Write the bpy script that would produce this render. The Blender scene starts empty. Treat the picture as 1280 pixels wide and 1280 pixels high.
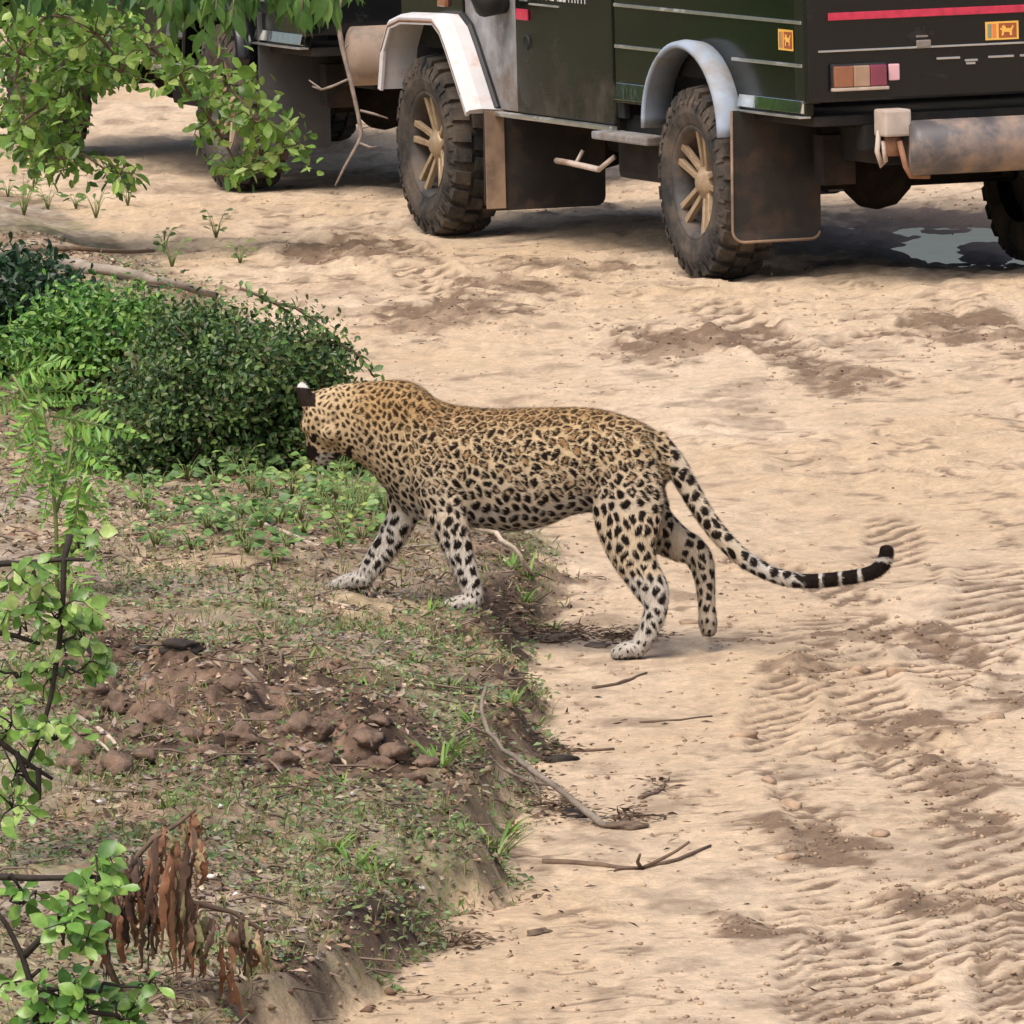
import bpy, bmesh, math, random
import numpy as np
from mathutils import Vector, Matrix, kdtree

random.seed(7); rng = np.random.default_rng(7)
SC = bpy.context.scene
COL = SC.collection
R_ = math.radians

# ---------------------------------------------------------------- camera
F, CAMH, YH, ROLL = 12400., 3.0, -583., math.atan(.0257)
PITCH = math.atan((640 - YH) / F)
FW = np.array([0, math.cos(PITCH), -math.sin(PITCH)])
_u = np.array([0, math.sin(PITCH), math.cos(PITCH)]); _r = np.array([1., 0, 0])
CR = _r * math.cos(ROLL) - _u * math.sin(ROLL)
CU = _r * math.sin(ROLL) + _u * math.cos(ROLL)
CC = np.array([0, 0, CAMH])
cam_d = bpy.data.cameras.new('camera'); cam = bpy.data.objects.new('camera', cam_d); COL.objects.link(cam)
cam_d.sensor_width = 36; cam_d.lens = 36 * F / 1280; cam_d.clip_start = .5; cam_d.clip_end = 6000
m = Matrix.Identity(4)
for i in range(3):
    m[i][0], m[i][1], m[i][2], m[i][3] = CR[i], CU[i], -FW[i], CC[i]
cam.matrix_world = m
SC.camera = cam
# ---------------------------------------------------------------- world, sun, exposure
SUN_EL, SUN_AZ = R_(58), R_(-150)          # azimuth measured from +Y towards +X
w = bpy.data.worlds.new('World'); SC.world = w; w.use_nodes = True
nt = w.node_tree
sky = nt.nodes.new('ShaderNodeTexSky'); sky.sky_type = 'NISHITA'; sky.sun_disc = False
sky.sun_elevation = SUN_EL; sky.sun_rotation = SUN_AZ
sky.air_density = 1.0; sky.dust_density = 6.0; sky.ozone_density = .6
nt.links.new(sky.outputs[0], nt.nodes['Background'].inputs[0])
nt.nodes['Background'].inputs[1].default_value = .12
sd = bpy.data.lights.new('sun', 'SUN'); sd.energy = 1.5; sd.angle = R_(34); sd.color = (1, .97, .92)
so = bpy.data.objects.new('sun', sd); COL.objects.link(so)
_d = Vector((math.sin(SUN_AZ) * math.cos(SUN_EL), math.cos(SUN_AZ) * math.cos(SUN_EL), math.sin(SUN_EL)))
so.rotation_euler = _d.to_track_quat('Z', 'Y').to_euler(); so.location = (0, 20, 30)
SC.view_settings.view_transform = 'Standard'; SC.view_settings.look = 'None'
SC.view_settings.gamma = 1; SC.view_settings.exposure = .58; SC.view_settings.use_curve_mapping = False

# ---------------------------------------------------------------- pixel helpers (pixels of the 1280 photograph)
def ray(px, py): return FW + CR * ((px - 640) / F) + CU * ((640 - py) / F)
def ground0(px, py, z=0.):
    d = ray(px, py); return CC + d * ((z - CAMH) / d[2])
def at_y(px, py, Y):
    d = ray(px, py); return CC + d * (Y / d[1])
def proj(P):
    q = np.asarray(P) - CC; wv = q @ FW
    return 640 + F * (q @ CR) / wv, 640 - F * (q @ CU) / wv

# ---------------------------------------------------------------- numpy noise
def _h(ix, iy, s):
    n = (ix.astype(np.int64) * 374761393 + iy.astype(np.int64) * 668265263 + s * 974711) & 0xffffffff
    n = ((n ^ (n >> 13)) * 1274126177) & 0xffffffff
    return ((n ^ (n >> 16)) & 0xffff) / 65535.
def vnoise(x, y, s=0):
    ix, iy = np.floor(x), np.floor(y); fx, fy = x - ix, y - iy
    fx = fx * fx * fx * (fx * (fx * 6 - 15) + 10); fy = fy * fy * fy * (fy * (fy * 6 - 15) + 10)
    a, b = _h(ix, iy, s), _h(ix + 1, iy, s); c, d = _h(ix, iy + 1, s), _h(ix + 1, iy + 1, s)
    return (a + (b - a) * fx) * (1 - fy) + (c + (d - c) * fx) * fy - .5
def fbm(x, y, s=0, o=4, g=.5):
    t = 0; a = 1.
    for k in range(o):
        t = t + a * vnoise(x, y, s + k * 17); x = x * 2.03 + 5.1; y = y * 2.03 - 3.7; a *= g
    return t
def sstep(a, b, x):
    t = np.clip((x - a) / (b - a), 0, 1); return t * t * (3 - 2 * t)

# ---------------------------------------------------------------- mesh helpers
def raw_mesh(name, V, faces_list, col=None, smooth=False):
    """V (N,3); faces_list: list of int arrays (M,k)"""
    me = bpy.data.meshes.new(name)
    V = np.ascontiguousarray(V, dtype=np.float32)
    me.vertices.add(len(V)); me.vertices.foreach_set('co', V.ravel())
    idx = np.concatenate([f.ravel() for f in faces_list]).astype(np.int32)
    tot = np.concatenate([np.full(len(f), f.shape[1], np.int32) for f in faces_list])
    st = np.concatenate([[0], np.cumsum(tot)[:-1]]).astype(np.int32)
    me.loops.add(len(idx)); me.loops.foreach_set('vertex_index', idx)
    me.polygons.add(len(tot)); me.polygons.foreach_set('loop_start', st); me.polygons.foreach_set('loop_total', tot)
    me.polygons.foreach_set('use_smooth', np.full(len(tot), smooth))
    me.update(calc_edges=True)
    if col is not None:
        c4 = np.ones((len(V), 4), np.float32); c4[:, :3] = col
        a = me.color_attributes.new('Col', 'FLOAT_COLOR', 'POINT'); a.data.foreach_set('color', c4.ravel())
    return me
def link(name, me, mat=None, parent=None):
    o = bpy.data.objects.new(name, me); COL.objects.link(o)
    if mat is not None and me is not None:
        if len(me.materials) == 0: me.materials.append(mat)
    if parent is not None: o.parent = parent
    return o
def empty(name, loc=(0, 0, 0), rotz=0.):
    o = bpy.data.objects.new(name, None); COL.objects.link(o); o.location = loc; o.rotation_euler = (0, 0, rotz)
    o.empty_display_size = .1
    return o
def tag(o, label=None, cat=None, group=None, kind=None):
    if label: o['label'] = label
    if cat: o['category'] = cat
    if group: o['group'] = group
    if kind: o['kind'] = kind
    return o
class MB:
    def __init__(s): s.v = []; s.f = []; s.n = 0
    def add(s, V, Fs):
        for f in Fs: s.f.append([i + s.n for i in f])
        s.v.extend([tuple(map(float, p)) for p in V]); s.n += len(V)
    def box(s, lo, hi):
        x0, y0, z0 = lo; x1, y1, z1 = hi
        s.add([(x0, y0, z0), (x1, y0, z0), (x1, y1, z0), (x0, y1, z0), (x0, y0, z1), (x1, y0, z1), (x1, y1, z1), (x0, y1, z1)],
              [(0, 3, 2, 1), (4, 5, 6, 7), (0, 1, 5, 4), (1, 2, 6, 5), (2, 3, 7, 6), (3, 0, 4, 7)])
    def tube(s, pts, rad, n=8, cap=True):
        P = [Vector(p) for p in pts]
        if not hasattr(rad, '__len__'): rad = [rad] * len(P)
        t0 = (P[1] - P[0]).normalized(); up = Vector((0, 0, 1)) if abs(t0.z) < .9 else Vector((1, 0, 0))
        nx = t0.cross(up).normalized(); V = []
        for i, p in enumerate(P):
            t = (P[min(i + 1, len(P) - 1)] - P[max(i - 1, 0)]).normalized()
            nx = (nx - t * nx.dot(t)).normalized(); ny = t.cross(nx)
            for k in range(n):
                a = 2 * math.pi * k / n; V.append(p + (nx * math.cos(a) + ny * math.sin(a)) * rad[i])
        Fs = [(i * n + k, i * n + (k + 1) % n, (i + 1) * n + (k + 1) % n, (i + 1) * n + k) for i in range(len(P) - 1) for k in range(n)]
        if cap: Fs += [tuple(range(n - 1, -1, -1)), tuple((len(P) - 1) * n + k for k in range(n))]
        s.add(V, Fs)
    def revolve_y(s, prof, n=48, cx=0., cz=0.):
        """prof: list of (r, y) revolved round the y axis"""
        V = []
        for r, y in prof:
            for k in range(n):
                a = 2 * math.pi * k / n; V.append((cx + r * math.cos(a), y, cz + r * math.sin(a)))
        Fs = [(i * n + k, (i + 1) * n + k, (i + 1) * n + (k + 1) % n, i * n + (k + 1) % n) for i in range(len(prof) - 1) for k in range(n)]
        s.add(V, Fs)
    def prism(s, poly, y0, y1):
        """poly of (x,z) extruded along y"""
        n = len(poly)
        V = [(x, y0, z) for x, z in poly] + [(x, y1, z) for x, z in poly]
        s.add(V, [tuple(range(n)), tuple(range(2 * n - 1, n - 1, -1))] + [(k, k + n, (k + 1) % n + n, (k + 1) % n) for k in range(n)])
    def build(s, name, mat, parent=None, bevel=0., smooth=False, seg=2):
        bm = bmesh.new(); vs = [bm.verts.new(p) for p in s.v]
        for f in s.f:
            try: bm.faces.new([vs[i] for i in f])
            except ValueError: pass
        bmesh.ops.recalc_face_normals(bm, faces=bm.faces)
        if bevel:
            es = [e for e in bm.edges if e.is_manifold and e.calc_face_angle(0) > .5]
            bmesh.ops.bevel(bm, geom=es, offset=bevel, segments=seg, affect='EDGES', profile=.6)
        bmesh.ops.triangulate(bm, faces=[f for f in bm.faces if len(f.verts) > 4])
        me = bpy.data.meshes.new(name); bm.to_mesh(me); bm.free()
        if smooth: me.polygons.foreach_set('use_smooth', np.ones(len(me.polygons), bool))
        return link(name, me, mat, parent)
def copy_tree(o, parent=None):
    c = o.copy(); COL.objects.link(c); c.parent = parent
    for ch in o.children: copy_tree(ch, c)
    return c

# ---------------------------------------------------------------- materials
MATS = {}
def N(nt, t, **kw):
    n = nt.nodes.new(t)
    for k, v in kw.items(): setattr(n, k, v)
    return n
def mat_basic(name, base, rough=.6, metal=0., var=.2, scale=12., bump=0., bscale=60., mud=None, mud_amt=0., mud_z=None, spec=.5, coat=0.):
    """principled with noise-varied colour, optional mud mixed in (more of it low down: splash)"""
    if name in MATS: return MATS[name]
    mt = bpy.data.materials.new(name); mt.use_nodes = True; nt = mt.node_tree; b = nt.nodes['Principled BSDF']; L = nt.links
    tc = N(nt, 'ShaderNodeTexCoord'); no = N(nt, 'ShaderNodeTexNoise'); no.inputs['Scale'].default_value = scale; no.inputs['Detail'].default_value = 6
    L.new(tc.outputs['Object'], no.inputs['Vector'])
    rp = N(nt, 'ShaderNodeValToRGB'); rp.color_ramp.elements[0].position = .3; rp.color_ramp.elements[1].position = .7
    rp.color_ramp.elements[0].color = (*[c * (1 - var) for c in base], 1); rp.color_ramp.elements[1].color = (*[min(1, c * (1 + var)) for c in base], 1)
    L.new(no.outputs['Fac'], rp.inputs[0]); out = rp.outputs[0]
    b.inputs['Roughness'].default_value = rough; b.inputs['Metallic'].default_value = metal
    b.inputs['Specular IOR Level'].default_value = spec; b.inputs['Coat Weight'].default_value = coat
    if mud:
        n2 = N(nt, 'ShaderNodeTexNoise'); n2.inputs['Scale'].default_value = 5; n2.inputs['Detail'].default_value = 8; n2.inputs['Roughness'].default_value = .65
        L.new(tc.outputs['Object'], n2.inputs['Vector'])
        fac = n2.outputs['Fac']
        if mud_z:
            sp = N(nt, 'ShaderNodeSeparateXYZ'); L.new(tc.outputs['Object'], sp.inputs[0])
            mr = N(nt, 'ShaderNodeMapRange'); mr.inputs[1].default_value = mud_z[1]; mr.inputs[2].default_value = mud_z[0]; mr.inputs[3].default_value = -.25; mr.inputs[4].default_value = .2
            L.new(sp.outputs[2], mr.inputs[0]); ad = N(nt, 'ShaderNodeMath'); ad.operation = 'ADD'
            L.new(fac, ad.inputs[0]); L.new(mr.outputs[0], ad.inputs[1]); fac = ad.outputs[0]
        r2 = N(nt, 'ShaderNodeMapRange'); r2.inputs[1].default_value = .62 - mud_amt * .4; r2.inputs[2].default_value = .82 - mud_amt * .4
        L.new(fac, r2.inputs[0])
        mx = N(nt, 'ShaderNodeMix'); mx.data_type = 'RGBA'; L.new(r2.outputs[0], mx.inputs[0]); L.new(out, mx.inputs[6]); mx.inputs[7].default_value = (*mud, 1)
        out = mx.outputs[2]
        rm = N(nt, 'ShaderNodeMapRange'); rm.inputs[3].default_value = rough; rm.inputs[4].default_value = .9; L.new(r2.outputs[0], rm.inputs[0]); L.new(rm.outputs[0], b.inputs['Roughness'])
        if metal:
            rm2 = N(nt, 'ShaderNodeMapRange'); rm2.inputs[3].default_value = metal; rm2.inputs[4].default_value = 0; L.new(r2.outputs[0], rm2.inputs[0]); L.new(rm2.outputs[0], b.inputs['Metallic'])
    L.new(out, b.inputs['Base Color'])
    if bump:
        nb = N(nt, 'ShaderNodeTexNoise'); nb.inputs['Scale'].default_value = bscale; nb.inputs['Detail'].default_value = 5; L.new(tc.outputs['Object'], nb.inputs['Vector'])
        bp = N(nt, 'ShaderNodeBump'); bp.inputs['Strength'].default_value = bump; bp.inputs['Distance'].default_value = .01
        L.new(nb.outputs['Fac'], bp.inputs['Height']); L.new(bp.outputs[0], b.inputs['Normal'])
    MATS[name] = mt; return mt
def mat_col(name, rough=.7, transl=0., fine=None, bump=0., bscale=80., spec=.3, rand=0., sheen=0.):
    """colour from the mesh's own colour attribute, optional leaf translucency"""
    if name in MATS: return MATS[name]
    mt = bpy.data.materials.new(name); mt.use_nodes = True; nt = mt.node_tree; b = nt.nodes['Principled BSDF']; L = nt.links
    at = N(nt, 'ShaderNodeVertexColor'); at.layer_name = 'Col'; out = at.outputs[0]
    tc = N(nt, 'ShaderNodeTexCoord')
    if fine:
        no = N(nt, 'ShaderNodeTexNoise'); no.inputs['Scale'].default_value = fine[0]; no.inputs['Detail'].default_value = 6; no.inputs['Roughness'].default_value = .7
        L.new(tc.outputs['Object'], no.inputs['Vector'])
        mr = N(nt, 'ShaderNodeMapRange'); mr.inputs[1].default_value = .25; mr.inputs[2].default_value = .75; mr.inputs[3].default_value = 1 - fine[1]; mr.inputs[4].default_value = 1 + fine[1]
        L.new(no.outputs['Fac'], mr.inputs[0])
        mx = N(nt, 'ShaderNodeVectorMath'); mx.operation = 'SCALE'; L.new(out, mx.inputs[0]); L.new(mr.outputs[0], mx.inputs['Scale']); out = mx.outputs[0]
    b.inputs['Roughness'].default_value = rough; b.inputs['Specular IOR Level'].default_value = spec
    if sheen: b.inputs['Sheen Weight'].default_value = sheen; b.inputs['Sheen Roughness'].default_value = .6
    L.new(out, b.inputs['Base Color'])
    if bump:
        nb = N(nt, 'ShaderNodeTexNoise'); nb.inputs['Scale'].default_value = bscale; nb.inputs['Detail'].default_value = 6; nb.inputs['Roughness'].default_value = .7; L.new(tc.outputs['Object'], nb.inputs['Vector'])
        bp = N(nt, 'ShaderNodeBump'); bp.inputs['Strength'].default_value = bump; bp.inputs['Distance'].default_value = .01
        L.new(nb.outputs['Fac'], bp.inputs['Height']); L.new(bp.outputs[0], b.inputs['Normal'])
    if transl:
        tr = N(nt, 'ShaderNodeBsdfTranslucent'); L.new(out, tr.inputs[0]); ms = N(nt, 'ShaderNodeMixShader'); ms.inputs[0].default_value = transl
        L.new(b.outputs[0], ms.inputs[1]); L.new(tr.outputs[0], ms.inputs[2]); L.new(ms.outputs[0], nt.nodes['Material Output'].inputs[0])
    MATS[name] = mt; return mt
def mat_leaf(name, c0, c1, c2, rough=.45, transl=.3):
    """single leaf objects: colour picked per object between three tones"""
    if name in MATS: return MATS[name]
    mt = bpy.data.materials.new(name); mt.use_nodes = True; nt = mt.node_tree; b = nt.nodes['Principled BSDF']; L = nt.links
    oi = N(nt, 'ShaderNodeObjectInfo'); rp = N(nt, 'ShaderNodeValToRGB')
    rp.color_ramp.elements[0].color = (*c0, 1); rp.color_ramp.elements[1].color = (*c2, 1); e = rp.color_ramp.elements.new(.55); e.color = (*c1, 1)
    L.new(oi.outputs['Random'], rp.inputs[0]); out = rp.outputs[0]
    tc = N(nt, 'ShaderNodeTexCoord'); no = N(nt, 'ShaderNodeTexNoise'); no.inputs['Scale'].default_value = 2.2; no.inputs['Detail'].default_value = 4
    L.new(tc.outputs['Object'], no.inputs['Vector']); mr = N(nt, 'ShaderNodeMapRange'); mr.inputs[1].default_value = .3; mr.inputs[2].default_value = .7; mr.inputs[3].default_value = .75; mr.inputs[4].default_value = 1.25
    L.new(no.outputs['Fac'], mr.inputs[0]); mx = N(nt, 'ShaderNodeVectorMath'); mx.operation = 'SCALE'; L.new(out, mx.inputs[0]); L.new(mr.outputs[0], mx.inputs['Scale']); out = mx.outputs[0]
    L.new(out, b.inputs['Base Color']); b.inputs['Roughness'].default_value = rough
    tr = N(nt, 'ShaderNodeBsdfTranslucent'); L.new(out, tr.inputs[0]); ms = N(nt, 'ShaderNodeMixShader'); ms.inputs[0].default_value = transl
    L.new(b.outputs[0], ms.inputs[1]); L.new(tr.outputs[0], ms.inputs[2]); L.new(ms.outputs[0], nt.nodes['Material Output'].inputs[0])
    MATS[name] = mt; return mt

# ================================================================ leopard frame (needed by the ground: paws press on it)
PSI = R_(16)
LN = np.array([math.sin(PSI), math.cos(PSI), 0])       # away from the viewer's side of the animal
P0 = ground0(785, 824) + .07 * LN
def LP(px, py, off=0.):
    d = ray(px, py); t = (off - (CC - P0) @ LN) / (d @ LN); return CC + d * t

# ================================================================ GROUND
_bpix = [(330, 1330, 0), (400, 1290, 0), (500, 1235, 0), (585, 1160, 0), (622, 1100, 0), (645, 1040, 0), (640, 985, 0), (672, 930, 0), (690, 880, 0), (655, 830, 0),
         (672, 785, 0), (685, 740, 0), (690, 695, 0), (668, 655, 0.02), (560, 580, .1), (490, 500, .12), (445, 462, .13), (395, 425, .13), (330, 375, .13), (275, 338, .13), (190, 296, .1), (110, 258, .08), (20, 232, .05), (-80, 215, .03)]
_bp = np.array([ground0(a, b, c) for a, b, c in _bpix]); _o = np.argsort(_bp[:, 1]); _bp = _bp[_o]
def edge_x(y): return np.interp(y, np.r_[-2000, 10, _bp[:, 1], 55, 2000], np.r_[-1.6, -1.2, _bp[:, 0], -4., -5.])
PAWS = [(575, 766, -.085), (595, 767, -.085), (432, 739, .07), (455, 737, .07), (780, 824, -.07), (800, 824, -.07)]
_gp = [LP(a, b, c) for a, b, c in PAWS]
# tyre ladders pressed into the sand: polylines in pixels, half width (m), lug pitch (m), depth
TRACKS = [([(1010, 835), (985, 865), (960, 905), (975, 960), (1010, 1010), (1040, 1060)], .075, .17, .035),
          ([(1040, 800), (1085, 870), (1130, 930), (1190, 1010), (1260, 1090), (1330, 1160)], .11, .16, .04),
          ([(1250, 700), (1230, 780), (1150, 850), (1090, 905), (1040, 960), (1010, 1050), (960, 1130)], .12, .19, .04),
          ([(1080, 1120), (1090, 1190), (1110, 1260), (1120, 1330)], .11, .13, .035),
          ([(1200, 1090), (1190, 1180), (1180, 1260), (1170, 1330)], .10, .15, .04),
          ([(1275, 1120), (1265, 1200), (1260, 1330)], .06, .12, .03),
          ([(905, 1180), (980, 1160), (1060, 1130), (1130, 1110)], .10, .14, .04),
          ([(900, 1250), (1000, 1235), (1090, 1215)], .08, .14, .03),
          ([(1110, 640), (1130, 700), (1150, 760)], .09, .2, .03), ([(1000, 600), (1090, 590), (1250, 600)], .08, .2, .03), ([(880, 560), (980, 545), (1120, 560)], .07, .2, .025), ([(900, 690), (1000, 720), (1090, 760)], .08, .18, .03),
          ([(1010, 1150), (1000, 1215), (1020, 1300)], .06, .13, .02),
          ([(740, 410), (800, 425), (870, 437), (960, 440), (1060, 430), (1200, 400)], .10, .22, .045),
          ([(880, 380), (960, 430), (1040, 470), (1130, 470), (1290, 440)], .12, .25, .05),
          ([(330, 320), (430, 325), (520, 335), (620, 340), (730, 338)], .14, .28, .05),
          ([(480, 300), (560, 380), (620, 400), (700, 370)], .12, .25, .04),
          ([(1290, 830), (1150, 800), (1060, 770), (940, 800)], .10, .2, .03)]
_trk = [(np.array([ground0(a, b)[:2] for a, b in p]), hw, pt, dp) for p, hw, pt, dp in TRACKS]
def track_field(x, y):
    dz = np.zeros_like(x); mk = np.zeros_like(x)
    for i, (P, hw, pitch, dep) in enumerate(_trk):
        dep = dep * .55
        best = np.full(x.shape, 9.); s_at = np.zeros_like(x); side = np.zeros_like(x); s0 = 0.
        for a, b in zip(P[:-1], P[1:]):
            d = b - a; L = math.hypot(*d); t = np.clip(((x - a[0]) * d[0] + (y - a[1]) * d[1]) / L ** 2, 0, 1)
            ex, ey = x - a[0] - t * d[0], y - a[1] - t * d[1]; dd = np.hypot(ex, ey); sg = np.sign(d[0] * ey - d[1] * ex)
            k = dd < best; best = np.where(k, dd, best); s_at = np.where(k, s0 + t * L, s_at); side = np.where(k, sg, side); s0 += L
        best = best + .03 * vnoise(x * 3, y * 1.5, 40 + i)
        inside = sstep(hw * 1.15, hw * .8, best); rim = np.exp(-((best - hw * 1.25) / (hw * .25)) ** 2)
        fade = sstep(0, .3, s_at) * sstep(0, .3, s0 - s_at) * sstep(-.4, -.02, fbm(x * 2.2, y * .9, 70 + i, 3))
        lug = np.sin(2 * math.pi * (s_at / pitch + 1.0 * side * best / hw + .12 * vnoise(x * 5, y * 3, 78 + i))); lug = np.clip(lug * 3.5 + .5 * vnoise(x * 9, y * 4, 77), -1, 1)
        dz += fade * (inside * (-dep * .3 + dep * .15 * lug) + rim * dep * .35); mk = np.maximum(mk, fade * inside * np.clip(.42 - .6 * lug, 0, 1.0))  # mk: groove colour darkened for damp sand and for painted lug-face shade
    return dz, mk
MOUND = [(300, 930, .15, 230, 1.4, .085), (120, 880, .15, 90, .8, .07), (480, 950, .14, 70, .7, .06), (210, 900, .16, 60, .5, .015)]
_mo = [(ground0(a, b, z)[:2], hp / 500., ry, hh) for a, b, z, hp, ry, hh in MOUND]
PUD = (ground0(1170, 298)[:2], .62, 1.5)
DAMPP = [(430, 322, 120, 17), (560, 402, 95, 20), (640, 372, 70, 14), (850, 434, 115, 15), (1060, 468, 90, 17), (700, 345, 90, 12), (1200, 415, 90, 14), (1040, 1050, 70, 26), (960, 1150, 90, 16), (1120, 900, 90, 26), (1210, 990, 60, 30), (1010, 840, 45, 18), (1110, 800, 110, 20), (960, 800, 60, 9), (1250, 860, 70, 20), (1180, 1100, 90, 20)]
_dm = []
for a, b, rx, ry in DAMPP:
    c_ = ground0(a, b); t_ = ground0(a, b - ry); _dm.append((c_[:2], rx * c_[1] / F, abs(t_[1] - c_[1])))
def damp_field(x, y):
    m_ = np.zeros_like(x); wx = .10 * fbm(x * 3, y * 1.5, 301, 3); wy = .8 * fbm(x * 2, y * .8, 302, 3)
    for c_, rx, ry in _dm: m_ = np.maximum(m_, np.exp(-(((x + wx - c_[0]) / rx) ** 2 + ((y + wy - c_[1]) / ry) ** 2)))
    return m_
def ground_parts(x, y):
    e = edge_x(y) + .10 * fbm(x * .3 + y * 1.7, y * 1.7, 3, 4) + .03 * vnoise(x * 2, y * 7, 9)
    d = e - x                                            # >0 on the verge
    steep = .10 + .12 * sstep(24, 30, y) + .25 * sstep(30, 36, y)
    vg = sstep(-.01, 1, d / steep)
    hv = (.115 + .075 * sstep(.1, .7, d) + .05 * sstep(.7, 3, d)) * (1 - .5 * sstep(36, 46, y))
    return e, d, vg, hv
def h_base(x, y):
    x = np.asarray(x, float); y = np.asarray(y, float)
    e, d, vg, hv = ground_parts(x, y)
    z = vg * hv + .035 * fbm(x * .7, y * .35, 21, 3)
    z = z + (1 - vg) * (.012 * fbm(x * 3.1, y * 1.3, 5, 3))
    for c, rx, ry, hh in _mo:
        q = ((x - c[0]) / rx) ** 2 + ((y - c[1]) / ry) ** 2
        z = z + hh * np.exp(-q * 1.2) * (.75 + 1.1 * fbm(x * 6, y * 3, 33, 3))
    return z
_corr = []
for p in _gp:
    _corr.append((p, p[2] - float(h_base(p[0], p[1]))))
def h_mid(x, y):
    z = h_base(x, y); num = 0; den = 1e-9 + np.exp(-1.2 ** 2 * 1.0) * .02
    for p, dzv in _corr:
        g = np.exp(-(((x - p[0]) / .16) ** 2 + ((y - p[1]) / .3) ** 2)); num = num + g * dzv; den = den + g
    z = z + num / den * np.clip(den, 0, 1) ** .5
    for (wx, wy) in WHEEL_SPOTS:                           # tyres stand on the datum
        g = np.exp(-(((x - wx) / .35) ** 2 + ((y - wy) / .6) ** 2)); z = z * (1 - g) - .008 * g
    q = ((x - PUD[0][0]) / PUD[1]) ** 2 + ((y - PUD[0][1]) / PUD[2]) ** 2
    z = z - .05 * np.exp(-q * q) * (1 + .9 * fbm(x * 4, y * 1.6, 88, 3))
    return z

# jeep frames
JR = ground0(868, 350); JF = ground0(545, 296)
JTH = math.atan2(-(JF - JR)[0], (JF - JR)[1])
J2 = ground0(279, 238)
def jeep_pt(o, th, x, y): return (o[0] - x * math.sin(th) - y * math.cos(th), o[1] + x * math.cos(th) - y * math.sin(th))
WB = float(np.linalg.norm(JF - JR)) + .10
J2TH = JTH + R_(-1)
WHEEL_SPOTS = [jeep_pt(o, th, a, b) for o, th in ((JR, JTH), (J2, J2TH)) for a in (0, WB) for b in (-.135, -1.5)]

def mound_mask(x, y):
    mm = np.zeros_like(x)
    for cc, rx, ry, hh in _mo: mm = np.maximum(mm, np.exp(-(((x - cc[0]) / rx) ** 2 + ((y - cc[1]) / ry) ** 2) * .9))
    return mm
def h_full(x, y):
    x = np.asarray(x, float); y = np.asarray(y, float)
    z = h_mid(x, y); e, d, vg, hv = ground_parts(x, y)
    tz, tm = track_field(x, y); z = z + (1 - vg) * tz
    rough = sstep(-.1, .35, fbm(x * .9 + 3, y * .5, 57, 3) + .25 * sstep(.9, 2., x) + .3 * sstep(33, 38, y))
    rough = np.clip(rough + 1.1 * damp_field(x, y), 0, 1.5)
    z = z + (1 - vg) * (.003 + .014 * rough) * (np.abs(fbm(x * 5, y * 3.6, 51, 3)) * 2.2 + .6 * fbm(x * 17, y * 11, 52, 2))
    z = z - (1 - vg) * .002 * dash(x, y)
    z = z + sstep(-.03, .02, d) * sstep(.2, .08, d) * sstep(31, 27, y) * .035 * fbm(x * 13, y * 8, 66, 3)
    z = z + vg * (.024 * fbm(x * 5, y * 3, 61, 4) + .014 * fbm(x * 21, y * 13, 62, 2)) + mound_mask(x, y) * .035 * (np.abs(fbm(x * 11, y * 7, 64, 3)) * 2 - .3)
    return z, tm
def hz(x, y): return float(h_full(np.array([x]), np.array([y]))[0][0])
def hit(px, py):
    """first ground point along the pixel's ray"""
    d = ray(px, py); ts = np.linspace(15 / d[1], 60 / d[1], 900); P = CC + ts[:, None] * d
    g = P[:, 2] - h_mid(P[:, 0], P[:, 1]); k = np.argmax(g < 0)
    if g[k] >= 0: k = len(ts) - 1
    a, b = ts[max(k - 1, 0)], ts[k]
    for _ in range(18):
        mt_ = (a + b) / 2; p = CC + mt_ * d
        if p[2] - h_mid(p[0], p[1]) > 0: a = mt_
        else: b = mt_
    p = CC + b * d; p[2] = hz(p[0], p[1]); return p

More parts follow.
